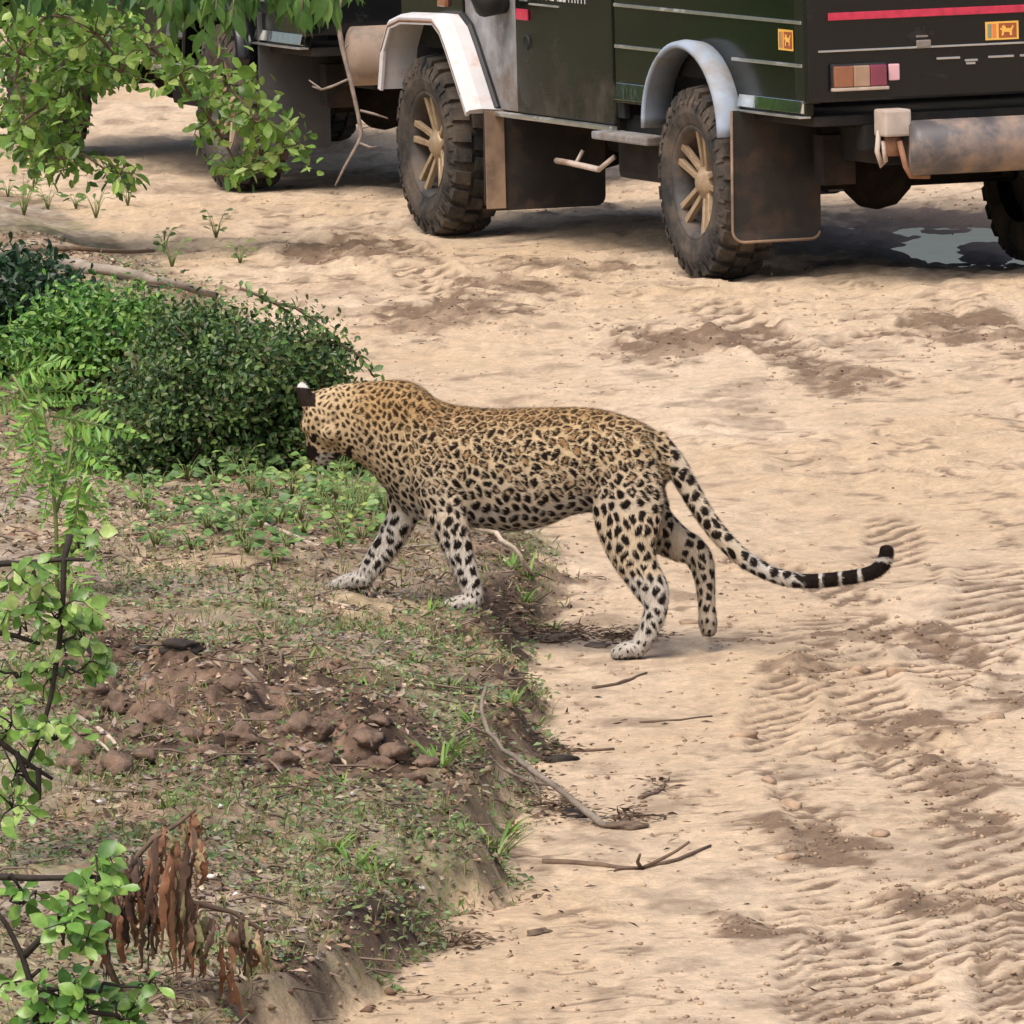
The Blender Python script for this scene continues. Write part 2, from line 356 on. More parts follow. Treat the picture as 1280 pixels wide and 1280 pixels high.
def dash(x, y):
    a = fbm(x * 4.5 + .8 * vnoise(x * 2, y * 2, 5), y * 6.5, 501, 3); b_ = fbm(x * 1.1, y * .55, 502, 3) + .15 * sstep(.6, 1.6, x)
    return sstep(.085, .03, np.abs(a - .06)) * sstep(-.12, .2, b_) * sstep(-.1, .25, fbm(x * 9, y * 4, 503, 2))
def hit_fast(px, py):
    z = .05
    for _ in range(4):
        p = ground0(px, py, z); z = float(h_mid(p[0], p[1]))
    return p
def build_ground():
    ys = [17.9]
    while ys[-1] < 56: ys.append(ys[-1] + ys[-1] ** 2 / 37200 * 1.25)
    ys = np.array([-3000, -600, -100, -20, 0, 8, 12, 14, 16, 17, 17.5] + ys + [58, 62, 70, 85, 120, 250, 700, 3000])
    xs = np.r_[-3000, -600, -100, -30, -14, -8, np.arange(-7, -3.3, .07), np.arange(-3.3, 3.1, .0155), np.arange(3.14, 7, .07), 8, 14, 30, 100, 600, 3000]
    X, Y = np.meshgrid(xs, ys); x, y = X.ravel(), Y.ravel()
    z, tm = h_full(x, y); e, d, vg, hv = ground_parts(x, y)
    big = np.maximum(sstep(60, 120, np.hypot(x, y)), np.maximum(sstep(55, 58, y), sstep(6, 8, np.abs(x)))); z = z * (1 - big) + big * ground_parts(x, y)[2] * .2
    nx, ny = len(xs), len(ys)
    i = np.arange(nx * ny).reshape(ny, nx); Q = np.stack([i[:-1, :-1].ravel(), i[:-1, 1:].ravel(), i[1:, 1:].ravel(), i[1:, :-1].ravel()], 1)
    # own colours of sand, damp mud, soil and litter-stained verge; tread grooves also get painted shade
    n1 = fbm(x * 1.4, y * .7, 101, 4)[:, None]; n2 = fbm(x * 6, y * 3.5, 102, 4)[:, None]; n3 = fbm(x * 17, y * 9, 103, 3)[:, None]; n4 = fbm(x * 34, y * 17, 104, 2)[:, None]
    sand = np.array([.55, .405, .265]); pale = np.array([.625, .485, .345]); damp = np.array([.20, .135, .088]); soil = np.array([.24, .155, .10]); moss = np.array([.30, .26, .155]); grey = np.array([.39, .32, .245])
    c = sand + (pale - sand) * np.clip(.5 + 1.1 * n1 + .4 * n2, 0, 1)
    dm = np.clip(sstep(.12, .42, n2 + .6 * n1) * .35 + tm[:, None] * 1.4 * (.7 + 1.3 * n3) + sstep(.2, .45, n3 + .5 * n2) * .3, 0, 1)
    ds_ = dash(x, y)[:, None]; dm = np.clip(dm + ds_ * .75, 0, 1)
    dmp = damp_field(x, y)[:, None]; dm = np.clip(dm + sstep(.25, .75, dmp + .9 * n3 + .5 * n4 + .4 * n2) * .75 * sstep(.1, .4, dmp), 0, 1)
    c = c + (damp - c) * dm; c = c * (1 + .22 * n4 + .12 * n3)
    vgc = moss + (grey - moss) * np.clip(.5 + 1.6 * n2, 0, 1); vgc = vgc + (soil - vgc) * np.clip(.25 + 1.2 * n1 + .8 * n3, 0, .8)
    vgc = vgc + (np.array([.42, .31, .20]) - vgc) * sstep(.1, .4, fbm(x * 2.3, y * 1.1, 107, 4))[:, None] * .8
    mm = np.zeros_like(x)
    for cc, rx, ry, hh in _mo: mm = np.maximum(mm, np.exp(-(((x - cc[0]) / rx) ** 2 + ((y - cc[1]) / ry) ** 2) * .9))
    vgc = vgc + (np.array([.15, .098, .068]) * (1 + .9 * n2 + .7 * n4) - vgc) * sstep(.25, .6, mm + .25 * n2[:, 0])[:, None]
    sc_ = (sstep(-.06, .0, d) * sstep(.30, .12, d) * sstep(30, 27, y))[:, None]
    vgc = vgc + (np.array([.095, .064, .046]) * (1 + 1.2 * n3) - vgc) * sc_ * np.clip(.8 + 1.2 * n2, 0, 1)
    vm = sstep(-.05, .04, d + .08 * n2[:, 0] + .05 * n3[:, 0])[:, None]
    vgc = vgc * (1 + .7 * n4); c = c + (vgc - c) * vm
    q = ((x - PUD[0][0]) / (PUD[1] * 1.5)) ** 2 + ((y - PUD[0][1]) / (PUD[2] * 1.3)) ** 2
    c = c + (np.array([.16, .12, .095]) - c) * (sstep(1.2, .5, q + .8 * n2[:, 0])[:, None])
    far = np.maximum(sstep(5.5, 7.5, np.abs(x)), np.maximum(sstep(55, 60, y), sstep(17.6, 16.5, y)))[:, None]
    c = c + (np.where((x < edge_x(y))[:, None], np.array([.20, .19, .09]), np.array([.52, .385, .26])) - c) * far
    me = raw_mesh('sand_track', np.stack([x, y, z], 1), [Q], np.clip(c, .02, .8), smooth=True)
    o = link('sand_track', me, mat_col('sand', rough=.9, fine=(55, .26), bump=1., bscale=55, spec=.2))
    tag(o, 'pale rutted sand track with tyre prints and a grassy raised verge', 'ground', kind='structure')
    # puddle
    V = []; n = 40; c0 = PUD[0]
    for r in (0, .5, 1.0):
        for k in range(n):
            a = 2 * math.pi * k / n; V.append((c0[0] + r * PUD[1] * 1.1 * math.cos(a), c0[1] + r * PUD[2] * 1.1 * math.sin(a), -.023))
    Fq = [(r * n + k, r * n + (k + 1) % n, (r + 1) * n + (k + 1) % n, (r + 1) * n + k) for r in range(2) for k in range(n)]
    b = MB(); b.add(V[n:], [f for f in [tuple(i - n for i in q_) for q_ in Fq[n:]]] + [tuple(range(n))])
    pm = mat_basic('muddy_water', (.055, .043, .034), rough=.05, var=.3, scale=3, bump=.06, bscale=5, spec=.6)
    tag(b.build('puddle', pm), 'shallow muddy puddle on the track under the rear of the jeep', 'puddle', kind='structure')
build_ground()

# ================================================================ LEOPARD
def build_leopard():
    mb = MB()
    def catmull(st, k=4):
        st = np.array(st, float); out = []
        for i in range(len(st) - 1):
            p0, p1, p2, p3 = st[max(i - 1, 0)], st[i], st[i + 1], st[min(i + 2, len(st) - 1)]
            for j in range(k):
                t = j / k; out.append(.5 * ((2 * p1) + (-p0 + p2) * t + (2 * p0 - 5 * p1 + 4 * p2 - p3) * t * t + (-p0 + 3 * p1 - 3 * p2 + p3) * t ** 3))
        out.append(st[-1]); return np.array(out)
    def loft(st, n=20, vertical=False, k=4, pw=1.0):
        """stations (px, py, half width px, half depth m, depth offset m)"""
        S = catmull(st, k); rings = []
        T = np.gradient(S[:, :2], axis=0); T /= np.linalg.norm(T, axis=1)[:, None] + 1e-9
        def ring(c, perp, hw, b, off):
            r = []
            for q in range(n):
                a = 2 * math.pi * q / n; ca, sa = math.cos(a), math.sin(a)
                ca = math.copysign(abs(ca) ** pw, ca); sa = math.copysign(abs(sa) ** pw, sa)
                r.append(LP(c[0] + perp[0] * hw * ca, c[1] + perp[1] * hw * ca, off + b * sa))
            return r
        perps = [np.array((0, 1.)) if vertical else np.array((-t[1], t[0])) for t in T]
        # rounded ends
        def caps(i, sgn):
            out = []
            for f, s in ((.5, .866), (.85, .527), (.97, .24)):
                c = S[i, :2] + sgn * T[i] * S[i, 2] * .55 * f; out.append(ring(c, perps[i], S[i, 2] * s, S[i, 3] * s, S[i, 4]))
            return out
        rings = caps(0, -1)[::-1] + [ring(S[i, :2], perps[i], S[i, 2], S[i, 3], S[i, 4]) for i in range(len(S))] + caps(len(S) - 1, 1)
        V = [p for r in rings for p in r]; m_ = len(rings)
        Fs = [(i * n + q, i * n + (q + 1) % n, (i + 1) * n + (q + 1) % n, (i + 1) * n + q) for i in range(m_ - 1) for q in range(n)]
        Fs += [tuple(range(n - 1, -1, -1)), tuple((m_ - 1) * n + q for q in range(n))]
        mb.add(V, Fs)
    def vst(l): return [(x, (t + b) / 2, (b - t) / 2, w_, o_) for x, t, b, w_, o_ in l]
    # trunk with neck
    loft(vst([(424, 480, 566, .060, .0), (450, 478, 579, .070, 0), (470, 477, 597, .080, 0), (490, 475, 621, .095, 0), (508, 476, 640, .108, 0), (528, 485, 650, .118, 0),
              (552, 502, 655, .125, 0), (600, 510, 660, .132, 0), (640, 510.5, 664, .134, 0), (680, 509.5, 658, .128, 0), (712, 509, 645, .116, 0), (742, 510.5, 640, .112, 0),
              (772, 517, 640, .110, 0), (800, 527, 636, .098, 0), (820, 539, 622, .072, 0), (832, 551, 604, .045, 0)]), n=28, vertical=True, pw=.93)
    # near shoulder blade and foreleg
    loft([(512, 505, 26, .030, -.075), (530, 545, 40, .050, -.072), (549, 600, 36, .052, -.080), (559, 645, 25, .044, -.085), (570, 679, 19.5, .036, -.087), (579.5, 706, 16, .030, -.087), (587, 727, 13.5, .027, -.087), (592, 745, 12, .027, -.087), (592, 753, 11.5, .027, -.087)])
    loft([(592, 754, 11.5, .032, -.087), (576, 755, 11, .036, -.087), (560, 758, 8.5, .033, -.087)])
    for k, o_ in enumerate((-.028, -.010, .010, .027)): loft([(563, 757.5, 8, .0105, -.087 + o_), (553 + abs(k - 1.5) * 1.5, 759, 6.5, .0095, -.087 + o_)], n=12)
    # far foreleg, reaching forward
    loft([(520, 560, 32, .045, .065), (512, 605, 29, .048, .070), (503, 645, 20, .042, .072), (489, 672, 17.5, .036, .072), (473, 697, 15.5, .031, .072), (461, 713, 13, .028, .072), (452, 723, 11.5, .028, .072)])
    loft([(459, 724, 11.5, .030, .072), (440, 727, 11, .036, .072), (424, 730, 9, .033, .072)])
    for k, o_ in enumerate((-.028, -.010, .010, .027)): loft([(427, 730, 8.5, .0105, .072 + o_), (414 + abs(k - 1.5) * 1.5, 732, 6.5, .0095, .072 + o_)], n=12)
    # near hind leg
    loft([(778, 560, 40, .045, -.062), (784, 610, 45, .056, -.066), (785, 652, 42, .055, -.068), (789, 685, 32, .048, -.070), (800, 712, 24.5, .040, -.070), (815, 738, 21.5, .034, -.070), (820, 757, 15.5, .029, -.070), (815, 778, 13.5, .026, -.070), (806, 795, 12.5, .026, -.070), (801, 808, 12, .027, -.070)])
    loft([(800, 812, 11.5, .030, -.070), (786, 813, 11.5, .036, -.070), (774, 815, 9.5, .033, -.070)])
    for k, o_ in enumerate((-.028, -.010, .010, .027)): loft([(777, 815.5, 8.5, .0105, -.07 + o_), (766 + abs(k - 1.5) * 1.5, 817, 7, .0095, -.07 + o_)], n=12)
    # far hind leg, trailing and lifted
    loft([(785, 600, 42, .048, .060), (806, 648, 35, .046, .066), (830, 668, 26, .040, .070), (849, 680, 21.5, .034, .072), (866, 688, 18.5, .030, .072), (878, 707, 15.5, .026, .072), (882.5, 740, 11.5, .025, .072), (884, 765, 11, .026, .072), (885, 780, 12.5, .030, .072)])
    loft([(885, 776, 11.5, .034, .072), (886, 790, 10, .034, .072)])
    # tail
    tz = [(70, 120, 62), (110, 165, 60), (160, 222, 56), (220, 325, 50), (280, 430, 47), (350, 530, 45), (420, 610, 43), (500, 680, 41), (600, 735, 38), (700, 768, 37), (800, 778, 35), (900, 770, 35), (1000, 757, 34), (1080, 740, 34), (1132, 708, 34), (1155, 660, 34), (1160, 625, 33)]
    loft([(800 + a / 3.765, 520 + b / 3.765, hw / 3.765, hw / 3.765 / 458, -.005 - .035 * sstep(0, 1, i / 8)) for i, (a, b, hw) in enumerate(tz)], n=14)
    # head: built along its own axis, face lowered
    hc = LP(413, 517, .0)
    ax_r, ax_n, ax_u = np.array([1., 0, 0]), np.array([0, 1., 0]), np.array([0, 0, 1.])
    hf = -.36 * ax_r + .22 * ax_n - .90 * ax_u; hf /= np.linalg.norm(hf)
    lat = .12 * ax_r + .97 * ax_n - .08 * ax_u; lat -= hf * (lat @ hf); lat /= np.linalg.norm(lat)
    dor = np.cross(lat, hf); dor = dor if dor @ (-ax_r) > 0 else -dor
    def hp(t, d_, l_): return hc + hf * t + dor * d_ + lat * l_
    def hloft(sts, n=20):
        rings = []
        for t, dd, hh, ww in sts:
            rings.append([hp(t, dd + hh * math.cos(2 * math.pi * q / n), ww * math.sin(2 * math.pi * q / n)) for q in range(n)])
        V = [p for r in rings for p in r]; m_ = len(rings)
        mb.add(V, [(i * n + q, i * n + (q + 1) % n, (i + 1) * n + (q + 1) % n, (i + 1) * n + q) for i in range(m_ - 1) for q in range(n)] + [tuple(range(n - 1, -1, -1)), tuple((m_ - 1) * n + q for q in range(n))])
    hloft([(-.066, -.005, .022, .025), (-.055, 0, .045, .047), (-.03, .006, .064, .066), (0, .008, .067, .074), (.03, .006, .062, .073), (.055, .002, .054, .064), (.08, -.003, .045, .050), (.105, -.008, .040, .043), (.125, -.011, .034, .038), (.138, -.014, .024, .029), (.144, -.016, .010, .014)])
    hloft([(.02, -.045, .02, .03), (.05, -.046, .024, .034), (.09, -.042, .024, .030), (.115, -.040, .018, .024), (.124, -.038, .008, .012)])   # lower jaw
    for s in (-1, 1):                                              # muzzle pads, brow, cheek
        for (t, d_, l_, r) in ((.118, -.006, .020, .022), (.045, .040, .034, .022), (.03, -.022, .050, .034)):
            hloft([(t + r * math.sin(a), d_, r * math.cos(a) + .001, 0.0) if False else (t + r * math.sin(a), d_, r * max(.05, math.cos(a)), r * max(.05, math.cos(a))) for a in np.linspace(-1.5, 1.5, 7)]) if l_ == 0 else mb.add(*ball(hp(t, d_, s * l_), r))
    # ears
    for s, c in ((-1, None), (1, None)):
        base = hp(.004, .050, s * .050); tip = base - hf * .012 + dor * .034 + lat * s * .020
        if s == -1: base = LP(386, 506, -.042); tip = LP(375, 478, -.034)
        axv = (tip - base); Ln = np.linalg.norm(axv); axv = axv / Ln
        nrm = np.array([.35, -.9, .1]); nrm -= axv * (nrm @ axv); nrm /= np.linalg.norm(nrm); sd_ = np.cross(axv, nrm)
        V = []; n = 16; rows = [(-.25, .70), (0, .95), (.3, 1.08), (.6, 1.0), (.82, .74), (.95, .42), (1.0, .15)]
        for t, wd in rows:
            for q in range(n):
                a = 2 * math.pi * q / n; V.append(base + axv * Ln * t + sd_ * .0215 * wd * math.cos(a) + nrm * (.0075 * wd * math.sin(a) - .012 * (wd * math.cos(a)) ** 2 + .006))
        mb.add(V, [(i * n + q, i * n + (q + 1) % n, (i + 1) * n + (q + 1) % n, (i + 1) * n + q) for i in range(len(rows) - 1) for q in range(n)] + [tuple(range(n - 1, -1, -1)), tuple((len(rows) - 1) * n + q for q in range(n))])
    tmp = mb.build('leopard_raw', None)
    md = tmp.modifiers.new('r', 'REMESH'); md.mode = 'VOXEL'; md.voxel_size = .0034; md.use_smooth_shade = True
    ms = tmp.modifiers.new('s', 'SMOOTH'); ms.factor = .5; ms.iterations = 7
    dg = bpy.context.evaluated_depsgraph_get(); ev = tmp.evaluated_get(dg); me = bpy.data.meshes.new_from_object(ev)
    me.name = 'leopard'; bpy.data.objects.remove(tmp)
    nv = len(me.vertices); V = np.empty(nv * 3, np.float32); me.vertices.foreach_get('co', V); V = V.reshape(-1, 3).astype(float)
    NO = np.empty(nv * 3, np.float32); me.vertices.foreach_get('normal', NO); NO = NO.reshape(-1, 3)
    px, py = proj(V)
    off = (V - P0) @ LN; near = off < 0
    # zones
    tail = (px > 838) & (py < 745 - 0) & ((px > 905) | (py < 560 + (px - 838) * 1.9 + 45) & (py < 640 + (px - 860) * 1.6)) & ~((py > 655) & (px < 905) & (off > .035))
    headz = (px < 440) & (py < 600) & (px < 455 - (py - 475) * .15)
    neck = ~headz & (px < 505) & (py < 612)
    leg = ((py > 668) | ((py > 640) & ((px < 600) | (px > 735)))) & ~tail
    paw = ((px < 606) & ((py > 742) | ((px < 465) & (py > 712)))) | ((px > 755) & (px < 830) & (py > 800)) | ((px > 865) & (px < 905) & (py > 772) & ~tail)
    sp = np.full(nv, .0262)
    sp = np.where(py < 545, .0245, sp); sp = np.where((px > 500) & (px < 570) & (py < 640), .0232, sp)
    nb = (px < 520) & (py < 612); sp = np.where(nb, np.interp(px, [405, 440, 475, 520], [.0155, .0175, .0205, .0232]), sp); sp = np.where(headz & (py > 545), .0165, sp)
    sp = np.where((py > 600) & (px > 560) & ~leg & ~tail, .0300, sp); sp = np.where((px > 735) & (py > 560) & (py < 680) & ~tail, .0290, sp)
    sp = np.where(leg, .0300, sp); sp = np.where(leg & (py > 700), .0275, sp); sp = np.where(paw, .016, sp); sp = np.where(tail, .031, sp)
    # warped, slightly stretched space for the pattern
    G = V * np.array([1.12, 1.0, .93])
    G = G + np.stack([.006 * np.sin(V[:, 2] * 90 + V[:, 0] * 31), .006 * np.sin(V[:, 0] * 83), .006 * np.sin(V[:, 0] * 77 + V[:, 2] * 23)], 1)
    order = rng.permutation(nv)[:34000]; seeds = np.zeros((6000, 3)); srad = np.zeros(6000); ns = 0
    for i in order:
        p = G[i]; s_ = sp[i]
        if ns:
            dd = ((seeds[:ns] - p) ** 2).sum(1); lim = (s_ * .86) ** 2
            if dd.min() < lim: continue
        seeds[ns] = p; srad[ns] = s_; ns += 1
        if ns >= 6000: break
    seeds = seeds[:ns]; kd = kdtree.KDTree(ns)
    for i in range(ns): kd.insert(seeds[i], i)
    kd.balance()
    spot = np.zeros(nv); core = np.zeros(nv)
    rnd = rng.random((ns, 4))
    e_ = np.zeros(nv); id_ = np.zeros(nv, int); d1 = np.zeros(nv)
    for i in range(nv):
        r = kd.find_n(G[i], 4); c0, i0, q0 = r[0]; c0 = np.array(c0); be = 9.
        for c, j, q in r[1:]:
            s_ = math.sqrt(sum((a - b) ** 2 for a, b in zip(c, c0))) + 1e-9; be = min(be, (q * q - q0 * q0) / (2 * s_))
        e_[i] = be; id_[i] = i0; d1[i] = q0
    S = srad[id_]; rr = rnd[id_]
    ang = np.arctan2(V[:, 2] - (seeds[id_][:, 2] / .93), (V[:, 0] - seeds[id_][:, 0] / 1.12))
    nn = .5 * np.sin(V[:, 0] * 410 + V[:, 2] * 260) * np.sin(V[:, 2] * 370 - V[:, 1] * 300) 
    solid = leg | tail | headz | (py > 618) | (rr[:, 0] < .16)
    marg = np.where(solid, .135, .09) * S * (1 + .35 * (rr[:, 1] - .5)) + .0012 * nn
    marg = np.where(nb, np.interp(px, [410, 450, 490, 520], [.25, .19, .15, .12]) * S, marg); marg = np.where(paw, .37 * S, marg); marg = np.where(leg & (py > 690) & ~paw, .18 * S, marg)
    marg = np.where(tail, .10 * S, marg)
    ringw = .30 * S * (1 + .5 * (rr[:, 2] - .5))
    body = sstep(-.0009, .0009, e_ - marg) * sstep(0, .08, np.where(leg, .53, np.where(solid, .54, .72)) - d1 / S)
    hole = sstep(-.001, .001, e_ - marg - ringw) * (~solid) * (rr[:, 3] > .12) * (S > .0225)
    gap = (np.cos(ang * np.where(rr[:, 0] > .55, 1, 2) + rr[:, 1] * 40) > np.where(rr[:, 0] > .55, .86, .92)) & ~solid
    spot = body * (1 - hole) * np.where(gap, .15, 1)
    spot = np.where((rr[:, 3] < .02) & leg, spot * .0, spot)
    # tail bands towards the tip, dark tip
    band = sstep(-.93, -.80, np.sin((px - 1007) / 24.3 * 2 * math.pi)) ; tb = tail & (px > 1004) & (px < 1093)
    spot = np.where(tb, np.maximum(spot * .0, band * 1.0), spot); spot = np.where(tail & (px >= 1093), np.where((py > 697) & (py < 702), .1, 1), spot)
    # coat colours
    tan = np.array([.50, .325, .15]); gold = np.array([.62, .475, .295]); cream = np.array([.62, .52, .40]); white = np.array([.57, .525, .465]); dark = np.array([.013, .008, .006]); brown = np.array([.27, .15, .065])
    t1 = sstep(505, 560, py)[:, None]; t2 = sstep(560, 640, py)[:, None]
    c = tan + (gold - tan) * t1; c = c + (cream - c) * t2
    c = c + (white - c) * np.where(leg, sstep(640, 700, py), 0)[:, None] * .95
    c = np.where((leg & ~near)[:, None], white * .95, c); c = np.where((leg & (px > 735) & (py < 720))[:, None], cream * np.array([1.0, .97, .9]), c)
    c = np.where(tail[:, None], cream * (1 - .1), c); c = np.where((tail & (px > 930))[:, None], white * .9, c)
    c = np.where((NO[:, 2] < -.55)[:, None] & (py > 600)[:, None], white * .95, c)
    c = np.where((headz & (py > 565) & (px > 392) & (px < 425))[:, None], white * .9, c)
    c = c + (gold * .95 - c) * (sstep(470, 415, px) * (py < 560))[:, None] * .8
    c = c + (white * 1.05 - c) * (sstep(625, 662, py) * (px > 560) * (px < 745) * ~leg)[:, None]
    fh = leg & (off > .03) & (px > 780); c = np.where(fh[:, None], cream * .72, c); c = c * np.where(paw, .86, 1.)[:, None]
    hol = (body * hole)[:, None]; c = c + (brown * 1.25 - c) * hol * np.clip(1.15 - t2, .45, 1) * .9
    c = c * (1 + .12 * fbm(px / 6, py / 6, 5, 3))[:, None]
    sdark = dark + (np.array([.06, .032, .016]) - dark) * (1 - sstep(500, 580, py))[:, None] * .8
    c = c + (sdark - c) * np.clip(spot, 0, 1)[:, None]
    # face marks, shade of the neck crease painted dark, ear backs
    q = lambda x_, y_, a_, b_: ((px - x_) / a_) ** 2 + ((py - y_) / b_) ** 2 < 1
    for (x_, y_, a_, b_) in ((388, 566, 9, 10), (421, 573, 6, 8), (437, 565, 5, 9), (392, 548, 4, 6)):
        mk_ = q(x_, y_, a_, b_) & headz; c = np.where(mk_[:, None], dark * 1.2, c)
    ear = (px < 394) & (py < 508) & (off < -.018); c = np.where(ear[:, None], dark * 1.8, c); c = np.where((ear & (py < 484.5))[:, None], np.array([.72, .70, .66]), c)
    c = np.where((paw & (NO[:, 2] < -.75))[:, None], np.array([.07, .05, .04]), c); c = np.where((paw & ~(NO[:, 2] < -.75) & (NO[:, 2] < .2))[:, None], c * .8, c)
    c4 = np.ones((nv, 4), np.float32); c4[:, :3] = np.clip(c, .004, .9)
    a = me.color_attributes.new('Col', 'FLOAT_COLOR', 'POINT'); a.data.foreach_set('color', c4.ravel())
    root = P0.copy(); root[2] = 0
    V2 = (V - root).astype(np.float32); me.vertices.foreach_set('co', V2.ravel()); me.update()
    me.materials.clear()
    o = link('leopard', me, mat_col('leopard_coat', rough=.75, fine=(160, .16), bump=.35, bscale=330, spec=.1, sheen=.0)); o.location = root
    tag(o, 'spotted leopard walking off the sand track onto the grassy verge, head lowered', 'leopard')
    # short fur: one small blade per sample, laid back along the body
    nh = 150000; idx = rng.integers(0, nv, nh); p = V2[idx] + rng.normal(0, .0012, (nh, 3)); n_ = NO[idx]
    flow = np.tile(np.array([1., -.25, -.35]), (nh, 1)); flow[leg[idx]] = (.15, 0, -1.); flow[tail[idx]] = (.8, 0, -.5)
    flow = flow - n_ * (flow * n_).sum(1)[:, None]; flow /= np.linalg.norm(flow, axis=1)[:, None] + 1e-6
    dr = flow * .9 + n_ * .34 + rng.normal(0, .14, (nh, 3)); dr /= np.linalg.norm(dr, axis=1)[:, None]
    ln = rng.uniform(.007, .015, nh)[:, None]; ln[paw[idx] | headz[idx]] *= .6
    sdv = np.cross(dr, n_); sdv /= np.linalg.norm(sdv, axis=1)[:, None] + 1e-6
    VV = np.stack([p - sdv * .0008 - n_ * .001, p + sdv * .0008 - n_ * .001, p + dr * ln], 1).reshape(-1, 3)
    cc = np.repeat(c4[idx, :3] * rng.uniform(.85, 1.15, (nh, 1)), 3, 0)
    fm = raw_mesh('fur', VV, [np.arange(nh * 3).reshape(-1, 3)], np.clip(cc, .003, .9), smooth=True)
    f = link('fur', fm, mat_col('fur', rough=.7, spec=.15), o); f['kind'] = 'stuff'
    # eye
    b = MB(); b.add(*ball(hp(.052, .030, -.046) - root, .011)); b.build('eye', mat_basic('eye_amber', (.16, .11, .03), rough=.1, var=.2), o, smooth=True)
    b = MB(); b.add(*ball(hp(.052, .030, .046) - root, .011)); b.build('eye', mat_basic('eye_amber', (.16, .11, .03), rough=.1, var=.2), o, smooth=True)
def ball(c, r, n=10, m_=7):
    V = []
    for i in range(m_):
        t = math.pi * (i + .02) / (m_ - .96)
        for q in range(n):
            a = 2 * math.pi * q / n; V.append((c[0] + r * math.sin(t) * math.cos(a), c[1] + r * math.sin(t) * math.sin(a), c[2] + r * math.cos(t)))
    Fs = [(i * n + q, (i + 1) * n + q, (i + 1) * n + (q + 1) % n, i * n + (q + 1) % n) for i in range(m_ - 1) for q in range(n)]
    return V, Fs + [tuple(range(n)), tuple(range(m_ * n - 1, (m_ - 1) * n - 1, -1))]
build_leopard()

# ================================================================ JEEPS
MUD = (.27, .18, .115)
def jeep_mats():
    g = {}
    g['paint'] = mat_basic('dark_green_paint', (.0048, .0072, .0055), rough=.17, var=.25, scale=3, spec=.28, mud=(.04, .036, .027), mud_amt=.06, mud_z=(.5, 1.1), bump=.03, bscale=9)
    g['door'] = mat_basic('scuffed_door_paint', (.0065, .0085, .006), rough=.26, var=.3, scale=4, spec=.25, mud=(.055, .047, .034), mud_amt=.2, mud_z=(.5, 1.15), bump=.04, bscale=12)
    g['rear'] = mat_basic('black_rear_paint', (.005, .0055, .0065), rough=.24, var=.25, scale=4, mud=(.03, .027, .024), mud_amt=.1)
    g['under'] = mat_basic('underbody_black', (.007, .0065, .006), rough=.85, var=.4, mud=(.03, .022, .016), mud_amt=.4)
    g['under_mud'] = mat_basic('underbody_muddy', (.015, .011, .009), rough=.9, var=.4, mud=(.045, .028, .019), mud_amt=.45, bump=.4, bscale=40)
    g['tyre'] = mat_basic('tyre_rubber', (.020, .019, .018), rough=.75, var=.3, scale=20, mud=(.105, .08, .06), mud_amt=.5, bump=.3, bscale=70)
    g['rim'] = mat_basic('bronze_rim', (.44, .325, .205), rough=.5, metal=.4, var=.2, mud=(.20, .135, .085), mud_amt=.45)
    g['rim_dark'] = mat_basic('rim_barrel', (.055, .052, .052), rough=.6, metal=.3, var=.3, mud=(.15, .11, .08), mud_amt=.4)
    g['flare'] = mat_basic('blue_grey_flare', (.30, .36, .45), rough=.5, var=.15, scale=6, mud=(.26, .24, .22), mud_amt=.35)
    g['fflare'] = mat_basic('worn_white_flare', (.62, .60, .61), rough=.55, var=.12, scale=5, mud=(.42, .20, .10), mud_amt=.18, bump=.1)
    g['fender'] = mat_basic('grey_fender', (.27, .27, .28), rough=.5, var=.3, scale=14, mud=(.18, .14, .11), mud_amt=.4)
    g['rubber'] = mat_basic('black_rubber', (.014, .014, .015), rough=.6, var=.3)
    g['flap'] = mat_basic('mudflap_rubber', (.018, .016, .015), rough=.55, var=.35, scale=6, mud=(.07, .04, .025), mud_amt=.3, bump=.12, bscale=12)
    g['flap_edge'] = mat_basic('mudflap_edge', (.17, .115, .08), rough=.8, var=.3, mud=(.30, .20, .13), mud_amt=.5)
    g['alu'] = mat_basic('aluminium_trim', (.62, .63, .62), rough=.28, metal=.9, var=.1, mud=(.32, .27, .2), mud_amt=.22)
    g['mirrorplate'] = mat_basic('polished_plate', (.80, .82, .80), rough=.07, metal=1., var=.06, bump=.12, bscale=16)
    g['bumper'] = mat_basic('bumper_tube', (.12, .11, .115), rough=.5, metal=.2, var=.3, scale=5, mud=(.30, .215, .16), mud_amt=.5, bump=.15, bscale=16)
    g['bracket'] = mat_basic('pale_bracket', (.48, .40, .34), rough=.7, var=.15, mud=(.30, .18, .10), mud_amt=.3)
    g['rust'] = mat_basic('rusty_rod', (.26, .13, .075), rough=.8, var=.3)
    g['red'] = mat_basic('red_tape', (.52, .035, .075), rough=.35, var=.2, scale=30)
    g['lamp_amber'] = mat_basic('amber_lens', (.27, .105, .055), rough=.15, var=.2, coat=.5)
    g['lamp_clear'] = mat_basic('clear_lens', (.33, .215, .145), rough=.15, var=.15, coat=.5)
    g['lamp_red'] = mat_basic('red_lens', (.20, .035, .07), rough=.15, var=.2, coat=.5)
    g['pink'] = mat_basic('pink_reflector', (.72, .42, .46), rough=.25, var=.1)
    g['yellow'] = mat_basic('flag_gold', (.80, .46, .09), rough=.4, var=.08); g['maroon'] = mat_basic('flag_maroon', (.33, .085, .03), rough=.4, var=.1)
    g['fgreen'] = mat_basic('flag_green', (.22, .26, .17), rough=.4, var=.1); g['forange'] = mat_basic('flag_orange', (.72, .20, .06), rough=.4, var=.1)
    g['fwhite'] = mat_basic('letter_white', (.62, .62, .60), rough=.5, var=.1)
    g['canvas'] = mat_basic('canvas_roof', (.05, .06, .04), rough=.85, var=.3)
    return g
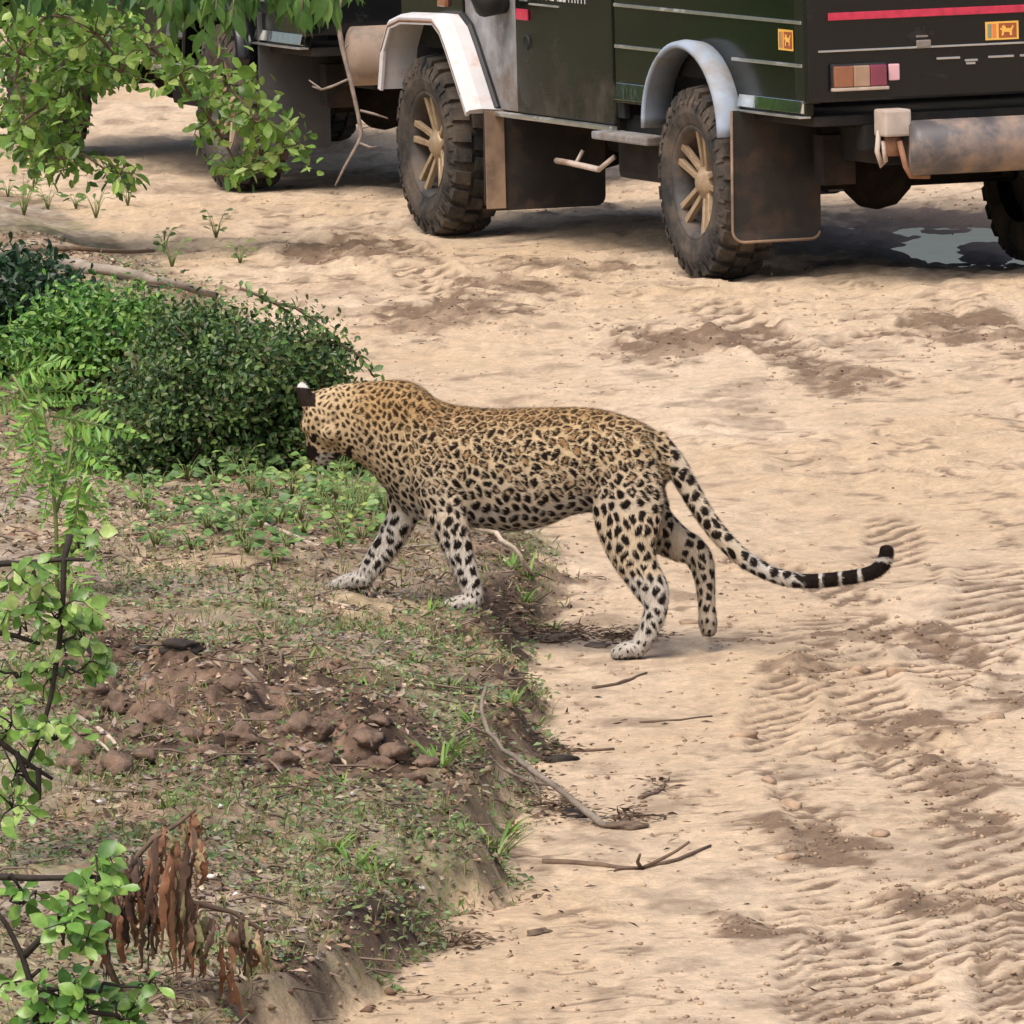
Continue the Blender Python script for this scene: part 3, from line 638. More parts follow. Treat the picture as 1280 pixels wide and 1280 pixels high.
def arch_band(path, y0, y1, th, lip):
    """sheet bent along a path of (x,z), from the body (y0) out to y1, with a turned-down lip"""
    b = MB(); n = len(path); P = np.array(path, float); T = np.gradient(P, axis=0); T /= np.linalg.norm(T, axis=1)[:, None]
    Nn = np.stack([T[:, 1], -T[:, 0]], 1); c = P.mean(0) - np.array([0, .15])
    if ((P - c) * Nn).sum() < 0: Nn = -Nn
    prof = [(0, y0), (th * .6, (y0 * .4 + y1 * .6)), (th * .3, y1 - .012), (-th * .3, y1), (-lip, y1 - .004), (-lip, y1 - .016), (-th * .8, y1 - .02), (-th, y0)]
    V = []
    for i in range(n):
        for o_, y in prof: V.append((P[i, 0] + Nn[i, 0] * o_, y, P[i, 1] + Nn[i, 1] * o_))
    k = len(prof); Fs = [(i * k + q, i * k + (q + 1) % k, (i + 1) * k + (q + 1) % k, (i + 1) * k + q) for i in range(n - 1) for q in range(k)]
    Fs += [tuple(range(k)), tuple((n - 1) * k + q for q in range(k - 1, -1, -1))]; b.add(V, Fs); return b
def build_wheel(root, g, cx, outer, side, rot):
    """outer: y of the tyre's outer face, side=+1 when that face looks to +y"""
    W_, RT = .27, .372
    def Y(d): return outer - side * d * (.84 if d > 0 else 1)
    rim = MB(); rim.revolve_y([(.232, Y(.006)), (.226, Y(.002)), (.216, Y(.012)), (.205, Y(.03)), (.198, Y(.10)), (.195, Y(.2)), (.06, Y(.21))], 40, cx, .39)
    w_ = rim.build('wheel', g['rim_dark'], root, smooth=True)
    t = MB(); t.revolve_y([(.222, Y(.012)), (.24, Y(.0)), (.285, Y(-.012)), (.325, Y(-.010)), (.352, Y(.006)), (.366, Y(.03)), (RT, Y(.06)), (RT, Y(W_ - .06)), (.366, Y(W_ - .03)), (.34, Y(W_)), (.285, Y(W_ + .012)), (.225, Y(W_ - .01))], 72, cx, .39)
    nl = 26
    for k in range(nl):                                            # tread lugs
        for (d0, d1, r0, r1, ph, fr) in ((-.004, .088, .345, .392, 0, .60), (.096, .172, .36, .392, .45, .58), (.18, .27, .345, .392, .2, .60)):
            a0 = 2 * math.pi * (k + ph + .05 * math.sin(k * 2.3)) / nl; a1 = a0 + 2 * math.pi * fr / nl; V = []
            for r, pad in ((r0, 0), (r1, .006)):
                for a, d in ((a0, d0 + pad), (a1, d0 + pad), (a1 + .02, d1 - pad), (a0 + .02, d1 - pad)):
                    rr = r - (.012 if (pad and d < .02 or pad and d > .25) else 0)
                    V.append((cx + rr * math.cos(a), Y(d), .39 + rr * math.sin(a)))
            t.add(V, [(4, 5, 6, 7), (0, 1, 5, 4), (1, 2, 6, 5), (2, 3, 7, 6), (3, 0, 4, 7)])
    for k in range(40):                                            # sidewall ribs
        a = 2 * math.pi * k / 40; V = []
        for r in (.318, .356):
            for da in (-.02, .02):
                for d in (-.012 if r < .33 else .008, -.019 if r < .33 else -.004):
                    V.append((cx + r * math.cos(a + da), Y(d), .39 + r * math.sin(a + da)))
        t.add(V, [(1, 3, 7, 5), (0, 1, 5, 4), (2, 3, 7, 6), (4, 5, 7, 6), (0, 2, 3, 1)])
    t.build('tyre', g['tyre'], w_, smooth=False)
    h = MB(); h.revolve_y([(.0, Y(.028)), (.03, Y(.028)), (.038, Y(.036)), (.05, Y(.045)), (.066, Y(.06)), (.068, Y(.12))], 20, cx, .39); h.build('hub', g['rim'], w_, smooth=True)
    for k in range(5):
        for s in (-1, 1):
            a = rot + 2 * math.pi * k / 5; b = MB(); V = []
            for r, off_, d, hw in ((.05, .020, .058, .012), (.13, .029, .040, .011), (.206, .036, .022, .014)):
                for q, dd in ((-1, 0), (1, 0), (1, .030), (-1, .030)):
                    o_ = s * off_ + q * hw; V.append((cx + r * math.cos(a) - o_ * math.sin(a), Y(d + dd), .39 + r * math.sin(a) + o_ * math.cos(a)))
            b.add(V, [(i * 4 + q, i * 4 + (q + 1) % 4, (i + 1) * 4 + (q + 1) % 4, (i + 1) * 4 + q) for i in range(2) for q in range(4)] + [(3, 2, 1, 0), (8, 9, 10, 11)])
            b.build('spoke', g['rim'], w_, bevel=.003)
    return w_
def wedge(a, c, y0, nm, z0, z1, m_, par):
    b = MB(); b.add([(x, y, z) for x in (a, c) for y, z in ((y0 + nm * .001, z0), (y0 + nm * .020, z0 + .004), (y0 + nm * .008, z1 - .002), (y0 + nm * .001, z1))], [(0, 1, 2, 3), (7, 6, 5, 4), (0, 4, 5, 1), (1, 5, 6, 2), (2, 6, 7, 3), (3, 7, 4, 0)])
    return b.build('reflective_plate', m_, par, bevel=.0015)
def build_jeep():
    g = jeep_mats(); root = empty('safari_jeep'); YB, YR, XR = -.06, -1.575, -1.09
    def bx(name, lo, hi, m_, par=None, bev=.006):
        b = MB(); b.box([min(a, c) for a, c in zip(lo, hi)], [max(a, c) for a, c in zip(lo, hi)]); return b.build(name, g[m_], par or root, bevel=bev)
    arc = [(.02 + .415 * math.cos(t), .60 + .34 * math.sin(t)) for t in np.linspace(math.pi - .12, .12, 14)]        # rear to front
    poly = [(XR, .705), (-.395, .705)] + arc + [(.435, .668), (.985, .668), (.985, 1.34), (XR, 1.34)]
    for y0, nm in ((YB, 1), (YR, -1)):
        b = MB(); b.prism(poly, y0, y0 - nm * .03); sp_ = b.build('body_side', g['paint'], root, bevel=.004)
        # raised pressings and trims
        for z, hh in ((1.062, .010), (.893, .010)):
            if z < 1: segs = ((.40, .965), (XR + .02, -.33))
            else: segs = ((XR + .02, .965),)
            for a, c in segs: bx('trim_strip', (a, y0 + nm * .001, z), (c, y0 + nm * .011, z + hh + .004), 'alu', sp_, .003)
        for a, c, z0, z1 in ((.445, .955, .678, .752), (XR + .015, -.40, .712, .765)): wedge(a, c, y0, nm, z0, z1, g['mirrorplate'], sp_)
        bx('bottom_lip', (XR + .005, y0 - nm * .02, .695), (-.30, y0 + nm * .03, .704), 'alu', sp_, .002)
        dp = MB(); dp.prism([(1.02, .572), (2.16, .572), (2.16, 1.34), (1.02, 1.34)], y0 - nm * .004, y0 - nm * .034); dr = dp.build('door', g['door'], root, bevel=.008)
        bx('door_pillar', (.95, y0 - nm * .02, .60), (1.06, y0 - nm * .05, 1.34), 'rubber')
        bx('sill_strip', (1.0, y0 - nm * .01, .548), (2.37, y0 + nm * .022, .568), 'alu', None, .004)
        bx('step', (.47, y0 - nm * .05, .515), (1.10, y0 + nm * .07, .548), 'fender', None, .008)
        b = MB(); b.revolve_y([(.004, y0 + nm * .001), (.022, y0 + nm * .001), (.027, y0 + nm * .006), (.034, y0 - nm * .003)], 18, 2.02, .872); b.build('lock', g['rubber'], dr, smooth=True)
        bx('red_marker', (1.99, y0 - nm * .002, .965), (2.12, y0 + nm * .008, 1.012), 'red', dr, .004)
        # front fender
        b = MB(); b.prism([(2.18, .57), (2.43, .57), (2.84, .965), (2.84, 1.2), (2.18, 1.2)], y0 - nm * .03, y0 - nm * .055); b.build('fender_panel', g['fender'], root, bevel=.004)
        b = MB(); b.prism([(2.84, .93), (3.62, .93), (3.62, 1.2), (2.84, 1.2)], y0 - nm * .02, y0 - nm * .05); b.build('wing', g['paint'], root, bevel=.006)
        fp = []
        key = [(3.55, .62), (3.50, .80), (3.40, .915), (3.25, .945), (2.84, .955), (2.74, .91), (2.66, .83), (2.43, .57)]
        for (a, c) in zip(key[:-1], key[1:]):
            for t in (0, .33, .66): fp.append((a[0] + (c[0] - a[0]) * t, a[1] + (c[1] - a[1]) * t))
        fp.append(key[-1])
        yo = y0 + nm * .125
        b = arch_band(fp, y0 - nm * .04, yo, .022, .035); b.build('front_flare', g['fflare'], root, smooth=False)
        b = MB(); b.tube([(x, yo - nm * .006, z - .02 + .0 * x) for x, z in fp[3:-1]] , .0075, 6); b.build('flare_lip', g['rust'], root, smooth=True)
        b = arch_band([(x + .0, z + .008) for x, z in fp[12:]], y0 - nm * .045, y0 + nm * .005, .016, .02); b.build('flare_trim', g['rubber'], root)
        b = arch_band([(.02 + .425 * math.cos(t), .60 + .352 * math.sin(t)) for t in np.linspace(-.02 * 1, math.pi + .02, 26)], y0 - nm * .02, y0 + nm * .105, .022, .02)
        b.build('rear_flare', g['flare'], root, smooth=True)
        # mudflaps (hang across the car behind each wheel)
        for (xf, w0, w1, z0, z1, nm2) in ((-.435, .02, -.335, .175, .70, 'rear'), (2.40, .02, -.50, .145, .57, 'front')):
            a, c = y0 + nm * (w0 + .045), y0 + nm * (w1 + .02)
            rc = .045; dy = -1 if c < a else 1
            cont = [(a, z1), (a, z0 + rc)] + [(a + dy * rc * (1 - math.cos(t)), z0 + rc * (1 - math.sin(t))) for t in (.4, .8, 1.2, 1.57)] + [(c - dy * rc * (1 - math.sin(t)), z0 + rc * (1 - math.cos(t))) for t in (0., .4, .8, 1.2, 1.57)] + [(c, z1)]
            bulge = lambda y_, z_: .012 * math.sin(9 * (z_ - z0)) + .006 * math.sin(14 * y_)
            n_ = len(cont); fb = MB(); fb.add([(xf + bulge(y_, z_), y_, z_) for y_, z_ in cont] + [(xf - .012 + bulge(y_, z_), y_, z_) for y_, z_ in cont], [tuple(range(n_)), tuple(range(2 * n_ - 1, n_ - 1, -1))] + [(k, (k + 1) % n_, (k + 1) % n_ + n_, k + n_) for k in range(n_)])
            f = fb.build('mudflap', g['flap'], root)
            if nm2 == 'rear':
                fb = MB(); fb.tube([(xf - .012 + bulge(y_, z_), y_, z_) for y_, z_ in cont[:-2]], .006, 6); fb.build('flap_rim', g['flap_edge'], f, smooth=True)
            else: bx('flap_rim', (xf - .026, a + nm * .002, z0 + .01), (xf - .034, a - nm * .085, z1), 'flap_edge', f, .002)
    # cab, floor, rear face
    bx('floor_pan', (XR + .01, YB - .035, .66), (2.2, YR + .035, .70), 'under')
    bx('bulkhead', (.97, YB - .05, .60), (1.0, YR + .05, 1.33), 'under')
    bx('bonnet', (2.20, YB - .10, .98), (3.75, YR + .10, 1.24), 'paint', None, .03)
    bx('grille', (3.75, YB - .12, .62), (3.80, YR + .12, 1.22), 'rubber')
    bx('cowl', (2.15, YB - .05, .60), (2.22, YR + .05, 1.35), 'under')
    rp = bx('rear_panel', (XR, YB + .003, .755), (XR - .03, YR - .003, 1.34), 'rear', None, .012)
    bx('corner_post', (XR - .012, YB + .006, .75), (XR + .10, YB - .06, 1.34), 'rear', None, .012)
    bx('corner_post', (XR - .012, YR - .006, .75), (XR + .10, YR + .06, 1.34), 'rear', None, .012)
    X = XR - .031
    bx('red_stripe', (X, -.145, 1.076), (X - .006, -1.49, 1.106), 'red', rp, .002)
    bx('panel_seam', (X, -.10, .953), (X - .008, -1.53, .961), 'alu', rp, .002)
    bx('handle_plate', (X, -.515, .955), (X - .014, -.575, .985), 'fender', rp, .004); bx('handle_plate', (X, -.515, .995), (X - .006, -.565, 1.003), 'fender', rp, .002)
    for a, c, z in ((-.60, -.70, .905), (-.72, -.775, .893), (-.725, -.765, .881), (-.82, -.93, .902), (-.955, -1.05, .902)): bx('scratch_bracket', (X, a, z), (X - .006, c, z + .009), 'alu', rp, .002)
    for s in (0, 1):
        def my(y): return y if s == 0 else (YB + YR) - y
        lm = bx('tail_lamp', (X, my(-.148), .806), (X - .02, my(-.382), .906), 'rubber', rp, .008)
        for a, c, mt_ in ((-.154, -.235, 'lamp_amber'), (-.236, -.305, 'lamp_clear'), (-.306, -.376, 'lamp_red')): bx('lens', (X - .018, my(a), .814), (X - .036, my(c), .898), mt_, lm, .006)
        bx('lens_frame', (X - .012, my(-.146), .800), (X - .038, my(-.384), .8125), 'bracket', lm, .003)
        bx('reflector', (X, my(-.394), .832), (X - .012, my(-.440), .897), 'pink', rp, .005)
    # flag stickers: gold field, green and orange bars, maroon panel with a gold lion
    def flag(o_, ux, uz, w_, h_, nrm_, par):
        O, UX, UZ, NN = Vector(o_), Vector(ux), Vector(uz), Vector(nrm_)
        def plate(nm, a, c, e, f_, lev, m_):
            b = MB(); P = [O + UX * (w_ * q) + UZ * (h_ * r) + NN * l for l in (lev - .0008, lev) for q, r in ((a, e), (c, e), (c, f_), (a, f_))]
            b.add(P, [(4, 5, 6, 7), (0, 1, 5, 4), (1, 2, 6, 5), (2, 3, 7, 6), (3, 0, 4, 7), (3, 2, 1, 0)]); return b.build(nm, g[m_], par)
        fl = plate('flag_sticker', 0, 1, 0, 1, .002, 'yellow')
        par = fl.parent
        def sub(nm, pts, lev, m_):
            b = MB(); n = len(pts); P = [O + UX * (w_ * q) + UZ * (h_ * r) + NN * lev for q, r in pts]; b.add(P, [tuple(range(n))]); return b.build(nm, g[m_], par)
        sub('flag_bar', [(.07, .12), (.19, .12), (.19, .88), (.07, .88)], .0028, 'fgreen'); sub('flag_bar', [(.21, .12), (.33, .12), (.33, .88), (.21, .88)], .0028, 'forange')
        sub('flag_panel', [(.40, .10), (.94, .10), (.94, .90), (.40, .90)], .0028, 'maroon')
        lion = [(.48, .22), (.54, .22), (.56, .42), (.72, .40), (.74, .22), (.80, .22), (.80, .5), (.86, .72), (.82, .78), (.76, .62), (.62, .62), (.60, .74), (.54, .80), (.49, .72), (.52, .60), (.45, .66), (.44, .56), (.50, .5)]
        sub('flag_lion', lion, .0036, 'yellow')
    flag((X - .002, -.81, .972), (0, -1, 0), (0, 0, 1), .142, .072, (-1, 0, 0), rp)
    side = [o_ for o_ in root.children if o_.name.startswith('body_side')][0]
    flag((-.82, YB + .002, .955), (-1, 0, 0), (0, 0, 1), .155, .082, (0, 1, 0), side)
    # small worn lettering and fittings on the door, at the edge of what the photo shows
    door = [o_ for o_ in root.children if o_.name.startswith('door')][0]
    rl = random.Random(3); xx = 1.93
    for k in range(15):
        b = MB(); wv = rl.choice((.022, .028, .034)); z0 = 1.058
        b.box((xx - wv, YB - .002, z0), (xx - wv + .007, YB - .0005, z0 + .034))
        if rl.random() < .75: b.box((xx - wv + .007, YB - .002, z0 + rl.choice((0, .014, .027))), (xx, YB - .0005, z0 + rl.choice((.034, .034, .030))))
        b.build('letter', g['fwhite'], door); xx -= wv + .012
    bx('door_moulding', (1.62, YB - .003, 1.032), (1.97, YB + .006, 1.040), 'alu', door, .002)
    bx('door_moulding', (2.00, YB - .003, 1.045), (2.08, YB + .006, 1.053), 'alu', door, .002)
    b = MB(); b.tube([(2.36, YB - .03, 1.03), (2.30, YB + .06, 1.04), (2.28, YB + .09, 1.10)], [.05, .075, .07], 16); b.build('side_mirror', g['rubber'], root, smooth=True)
    b = MB(); b.tube([(2.415, YB + .005, .99), (2.425, YB + .02, 1.06)], [.018, .018], 10); b.build('mirror_bracket', g['alu'], root, smooth=True)
    bx('indicator', (3.02, YB + .0, .985), (3.11, YB - .03, 1.02), 'lamp_amber')
    # bumper tube, brackets, hooks
    b = MB(); b.tube([(XR - .16, -.425, .572), (XR - .165, -.44, .572), (XR - .165, -.8, .572), (XR - .165, -1.19, .572), (XR - .16, -1.205, .572)], [.09, .108, .108, .108, .09], 24); b.build('bumper_tube', g['bumper'], root, smooth=True)
    for y in (-.385, -1.25):
        br = bx('bumper_bracket', (XR - .03, y + .056, .618), (XR - .15, y - .056, .724), 'bracket', None, .01)
        b = MB(); b.tube([(XR - .09, y, .62), (XR - .09, y, .54)], [.035, .028], 10); b.build('bracket_pin', g['rust'], br, smooth=True)
        s = 1 if y > -.8 else -1
        b = MB(); b.tube([(XR - .13, y - .01 * s, .60), (XR - .14, y - .03 * s, .50), (XR - .14, y - .05 * s, .462), (XR - .14, y - .13 * s, .458)], .012, 8); b.build('tow_hook', g['rust'], br, smooth=True)
        b = MB(); b.tube([(XR - .07, y + .05 * s, .64), (XR - .075, y + .062 * s, .56), (XR - .08, y + .045 * s, .50), (XR - .08, y + .03 * s, .52), (XR - .08, y + .035 * s, .60)], .011, 8); b.build('shackle', g['bracket'], br, smooth=True)
    # chassis, axles, springs, tank
    for y in (-.42, -1.20): bx('chassis_rail', (XR - .02, y + .04, .50), (3.70, y - .04, .64), 'under')
    bx('cross_member', (XR + .0, -.30, .56), (XR + .08, -1.34, .66), 'under')
    for x in (0, WB):
        b = MB(); b.tube([(x, -.24, .385), (x, -1.40, .385)], .05, 12); ax = b.build('axle', g['under_mud'], root, smooth=True)
        b = MB(); yd = -.80; b.revolve_y([(.02, yd + .14), (.07, yd + .13), (.125, yd + .07), (.14, yd), (.125, yd - .07), (.07, yd - .13), (.02, yd - .14)], 20, x, .385); b.build('differential', g['under_mud'], ax, smooth=True)
        for y in (-.36, -1.26):
            b = MB()
            for k, (ln, dz) in enumerate(((.62, 0), (.5, -.012), (.38, -.024), (.26, -.036))): b.tube([(x - ln, y, .50 + dz), (x - ln * .5, y, .455 + dz), (x, y, .44 + dz), (x + ln * .5, y, .455 + dz), (x + ln, y, .50 + dz)], .016, 6)
            b.build('leaf_spring', g['under_mud'], ax)
            b = MB(); b.tube([(x - .12, y - .07, .36), (x - .14, y - .09, .62)], [.035, .03], 10); b.build('shock_absorber', g['under_mud'], ax, smooth=True)
    bx('spring_hanger', (-.66, -.30, .40), (-.56, -.44, .60), 'under_mud'); bx('spring_hanger', (-.66, -1.18, .40), (-.56, -1.32, .60), 'under_mud')
    bx('fuel_tank', (.46, -.12, .345), (1.15, -.55, .62), 'under', None, .03)
    bx('gearbox', (1.5, -.62, .36), (2.6, -1.0, .62), 'under', None, .04)
    bx('transfer_box', (.62, -.95, .30), (1.3, -1.40, .62), 'under', None, .03)
    b = MB(); b.tube([(2.4, -1.06, .42), (1.2, -1.08, .42), (.35, -1.10, .50), (-.4, -1.05, .54), (-.95, -1.03, .47)], .03, 10); b.build('exhaust_pipe', g['under'], root, smooth=True)
    b = MB(); b.tube([(.05, -.8, .39), (1.5, -.8, .45)], .03, 10); b.build('drive_shaft', g['under'], root, smooth=True)
    b = MB(); b.tube([(1.28, YB - .03, .375), (1.62, YB - .03, .385), (1.80, YB - .04, .385)], .013, 8); b.tube([(1.28, YB - .03, .375), (1.20, YB - .07, .43)], .011, 8); b.tube([(1.55, YB - .03, .385), (1.54, YB - .06, .44)], .009, 6); b.build('step_bracket', g['bracket'], root, smooth=True)
    for x in (0, WB):
        for y in (-.10, -1.17): bx('wheel_housing', (x - .40, y, .80), (x + .40, y - .30, .965), 'under'); bx('wheel_housing', (x - .40, y - .28, .45), (x + .40, y - .31, .80), 'under') if y > -.5 else bx('wheel_housing', (x - .40, y, .45), (x + .40, y + .03, .80), 'under')
    # wheels
    for x in (0, WB):
        build_wheel(root, g, x, 0., 1, .55 if x == 0 else .25); build_wheel(root, g, x, YB + YR, -1, .9)
    # open safari top: posts, rails, canvas roof and bench seats (above the picture)
    for x in (XR + .04, .98, 2.1):
        for y in (YB - .03, YR + .03):
            b = MB(); b.tube([(x, y, 1.33), (x, y, 2.18)], .022, 8); b.build('roof_post', g['rubber'], root, smooth=True)
    for y in (YB - .03, YR + .03):
        b = MB(); b.tube([(XR + .04, y, 1.58), (.98, y, 1.58)], .018, 8); b.build('side_rail', g['rubber'], root, smooth=True)
    bx('canvas_roof', (XR - .1, YB + .05, 2.18), (2.5, YR - .05, 2.24), 'canvas', None, .02)
    for x in (-.7, .1): 
        st = bx('bench_seat', (x, YB - .15, 1.05), (x + .45, YR + .15, 1.15), 'rubber', None, .02); bx('seat_back', (x - .06, YB - .15, 1.10), (x + .02, YR + .15, 1.62), 'rubber', st, .02)
    return root
jeep = build_jeep()
jeep.location = JR; jeep.rotation_euler = (0, 0, JTH + math.pi / 2)
tag(jeep, 'dark green safari jeep with red rear stripe, white front flare and blue-grey rear flare', 'jeep', 'safari jeeps stopped on the sand track')
jeep2 = copy_tree(jeep); jeep2.location = J2; jeep2.rotation_euler = (0, 0, J2TH + math.pi / 2)
g2 = jeep_mats()
for ch in list(jeep2.children):
    if ch.name.split('.')[0] == 'rear_panel':
        for c2 in list(ch.children):
            if c2.name.split('.')[0] in ('tail_lamp', 'reflector', 'red_stripe', 'panel_seam', 'handle_plate', 'scratch_bracket', 'flag_sticker', 'flag_bar', 'flag_panel', 'flag_lion'):
                for c3 in list(c2.children): bpy.data.objects.remove(c3)
                bpy.data.objects.remove(c2)
    elif ch.name.split('.')[0] in ('front_flare', 'rear_flare', 'fender_panel'):
        ch.data = ch.data.copy(); ch.data.materials.clear(); ch.data.materials.append(g2['rear'])
    elif ch.name.split('.')[0] in ('bumper_tube', 'bumper_bracket', 'indicator', 'mudflap', 'step_bracket', 'side_mirror', 'mirror_bracket'):
        for c2 in list(ch.children): bpy.data.objects.remove(c2)
        bpy.data.objects.remove(ch)
b = MB(); b.tube([(-1.25, -.215, .665), (-1.255, -.235, .665), (-1.255, -.75, .665), (-1.255, -1.28, .665), (-1.25, -1.30, .665)], [.11, .135, .135, .135, .11], 24)
b.build('bumper_tube', mat_basic('muddy_tube', (.10, .085, .075), rough=.7, var=.3, scale=5, mud=(.27, .20, .15), mud_amt=.75, bump=.2, bscale=14), jeep2, smooth=True)
for y in (-.06, -1.255): 
    b = MB(); b.box((-.47, y - .32 if y > -1 else y - .32, .21), (-.452, y + .02, .84)); b.build('mudflap', mat_basic('grey_flap', (.05, .05, .053), rough=.6, var=.25, scale=5, mud=(.09, .075, .06), mud_amt=.2, bump=.08, bscale=10), jeep2, bevel=.004)
tag(jeep2, 'dark safari jeep with grey mudflap, half hidden behind the leafy shrub', 'jeep')

# ================================================================ PLANTS AND LITTER
def unit(v): v = np.asarray(v, float); return v / (np.linalg.norm(v) + 1e-9)
def leaf_mesh(name, prof, fold=.18, curl=.15, mat=None):
    """leaf of length 1 along +x, half widths given at even steps, folded along the midrib and curled"""
    n = len(prof); V = []
    for i, w_ in enumerate(prof):
        t = i / (n - 1); z = -curl * t * t
        V += [(t, w_, z + fold * w_), (t, 0, z), (t, -w_, z + fold * w_)]
    Fq = np.array([(i * 3 + k, i * 3 + k + 1, i * 3 + k + 4, i * 3 + k + 3) for i in range(n - 1) for k in range(2)])
    me = raw_mesh(name, np.array(V, float), [Fq], smooth=True); me.materials.append(mat); return me
OBOV = [.02, .10, .19, .25, .22, .02]; LANC = [.02, .12, .16, .14, .08, .01]; ROUND = [.03, .26, .36, .36, .24, .02]; DROOP = [.02, .11, .17, .17, .12, .03, .005]
def put_leaf(me, pos, axis, nrm, size, parent, base, name='leaf'):
    a = unit(axis); n_ = np.asarray(nrm, float); n_ = unit(n_ - a * (n_ @ a)); s = np.cross(n_, a)
    o = bpy.data.objects.new(name, me); COL.objects.link(o); o.parent = parent
    M = Matrix.Identity(4); p = np.asarray(pos) - base
    for i in range(3): M[i][0], M[i][1], M[i][2], M[i][3] = a[i] * size, s[i] * size, n_[i] * size, p[i]
    o.matrix_basis = M; return o
def leaf_cloud6(P, A, Nn, L, W, C, fold=.25):
    A = A / (np.linalg.norm(A, axis=1)[:, None] + 1e-9); Nn = Nn - A * (Nn * A).sum(1)[:, None]; Nn /= np.linalg.norm(Nn, axis=1)[:, None] + 1e-9
    S = np.cross(Nn, A); L = L[:, None]; W = W[:, None]
    vs = [P, P + A * L * .33 + S * W * .85 + Nn * W * fold, P + A * L * .75 + S * W * .9 + Nn * (W * fold - L * .05), P + A * L - Nn * L * .1, P + A * L * .75 - S * W * .9 + Nn * (W * fold - L * .05), P + A * L * .33 - S * W * .85 + Nn * W * fold]
    V = np.stack(vs, 1).reshape(-1, 3); i = np.arange(len(P)) * 6
    Fq = np.concatenate([np.stack([i + a, i + b_, i + c_], 1) for a, b_, c_ in ((0, 1, 3), (1, 2, 3), (0, 3, 5), (3, 4, 5))])
    return V, Fq, np.repeat(C, 6, 0)
def leaf_cloud(P, A, Nn, L, W, C, fold=.25):
    """many small folded diamond leaves as one mesh: arrays of position, axis, normal, length, half width, colour"""
    A = A / (np.linalg.norm(A, axis=1)[:, None] + 1e-9); Nn = Nn - A * (Nn * A).sum(1)[:, None]; Nn /= np.linalg.norm(Nn, axis=1)[:, None] + 1e-9
    S = np.cross(Nn, A); L = L[:, None]; W = W[:, None]
    v0 = P; v1 = P + A * L * .5 + S * W + Nn * W * fold; v2 = P + A * L - Nn * L * .08; v3 = P + A * L * .5 - S * W + Nn * W * fold
    V = np.stack([v0, v1, v2, v3], 1).reshape(-1, 3); n = len(P); i = np.arange(n) * 4
    Fq = np.concatenate([np.stack([i, i + 1, i + 2], 1), np.stack([i, i + 2, i + 3], 1)])
    return V, Fq, np.repeat(C, 4, 0)
def pick(cols, n, jit=.18):
    cols = np.array(cols); c = cols[rng.integers(0, len(cols), n)]; return np.clip(c * rng.uniform(1 - jit, 1 + jit, (n, 1)) * rng.uniform(.93, 1.07, (n, 3)), .004, .9)
LEAFM = mat_col('foliage', rough=.4, transl=.28, spec=.5)
BARK = mat_basic('grey_bark', (.20, .165, .13), rough=.9, var=.35, scale=25, bump=.5, bscale=60)
BARKD = mat_basic('dark_bark', (.028, .020, .015), rough=.85, var=.4, scale=25, bump=.4, bscale=60)
BARKP = mat_basic('pale_dry_wood', (.46, .38, .29), rough=.85, var=.3, scale=30, bump=.4, bscale=60)
BARKB = mat_basic('brown_dry_wood', (.13, .085, .055), rough=.85, var=.35, scale=30, bump=.4, bscale=60)

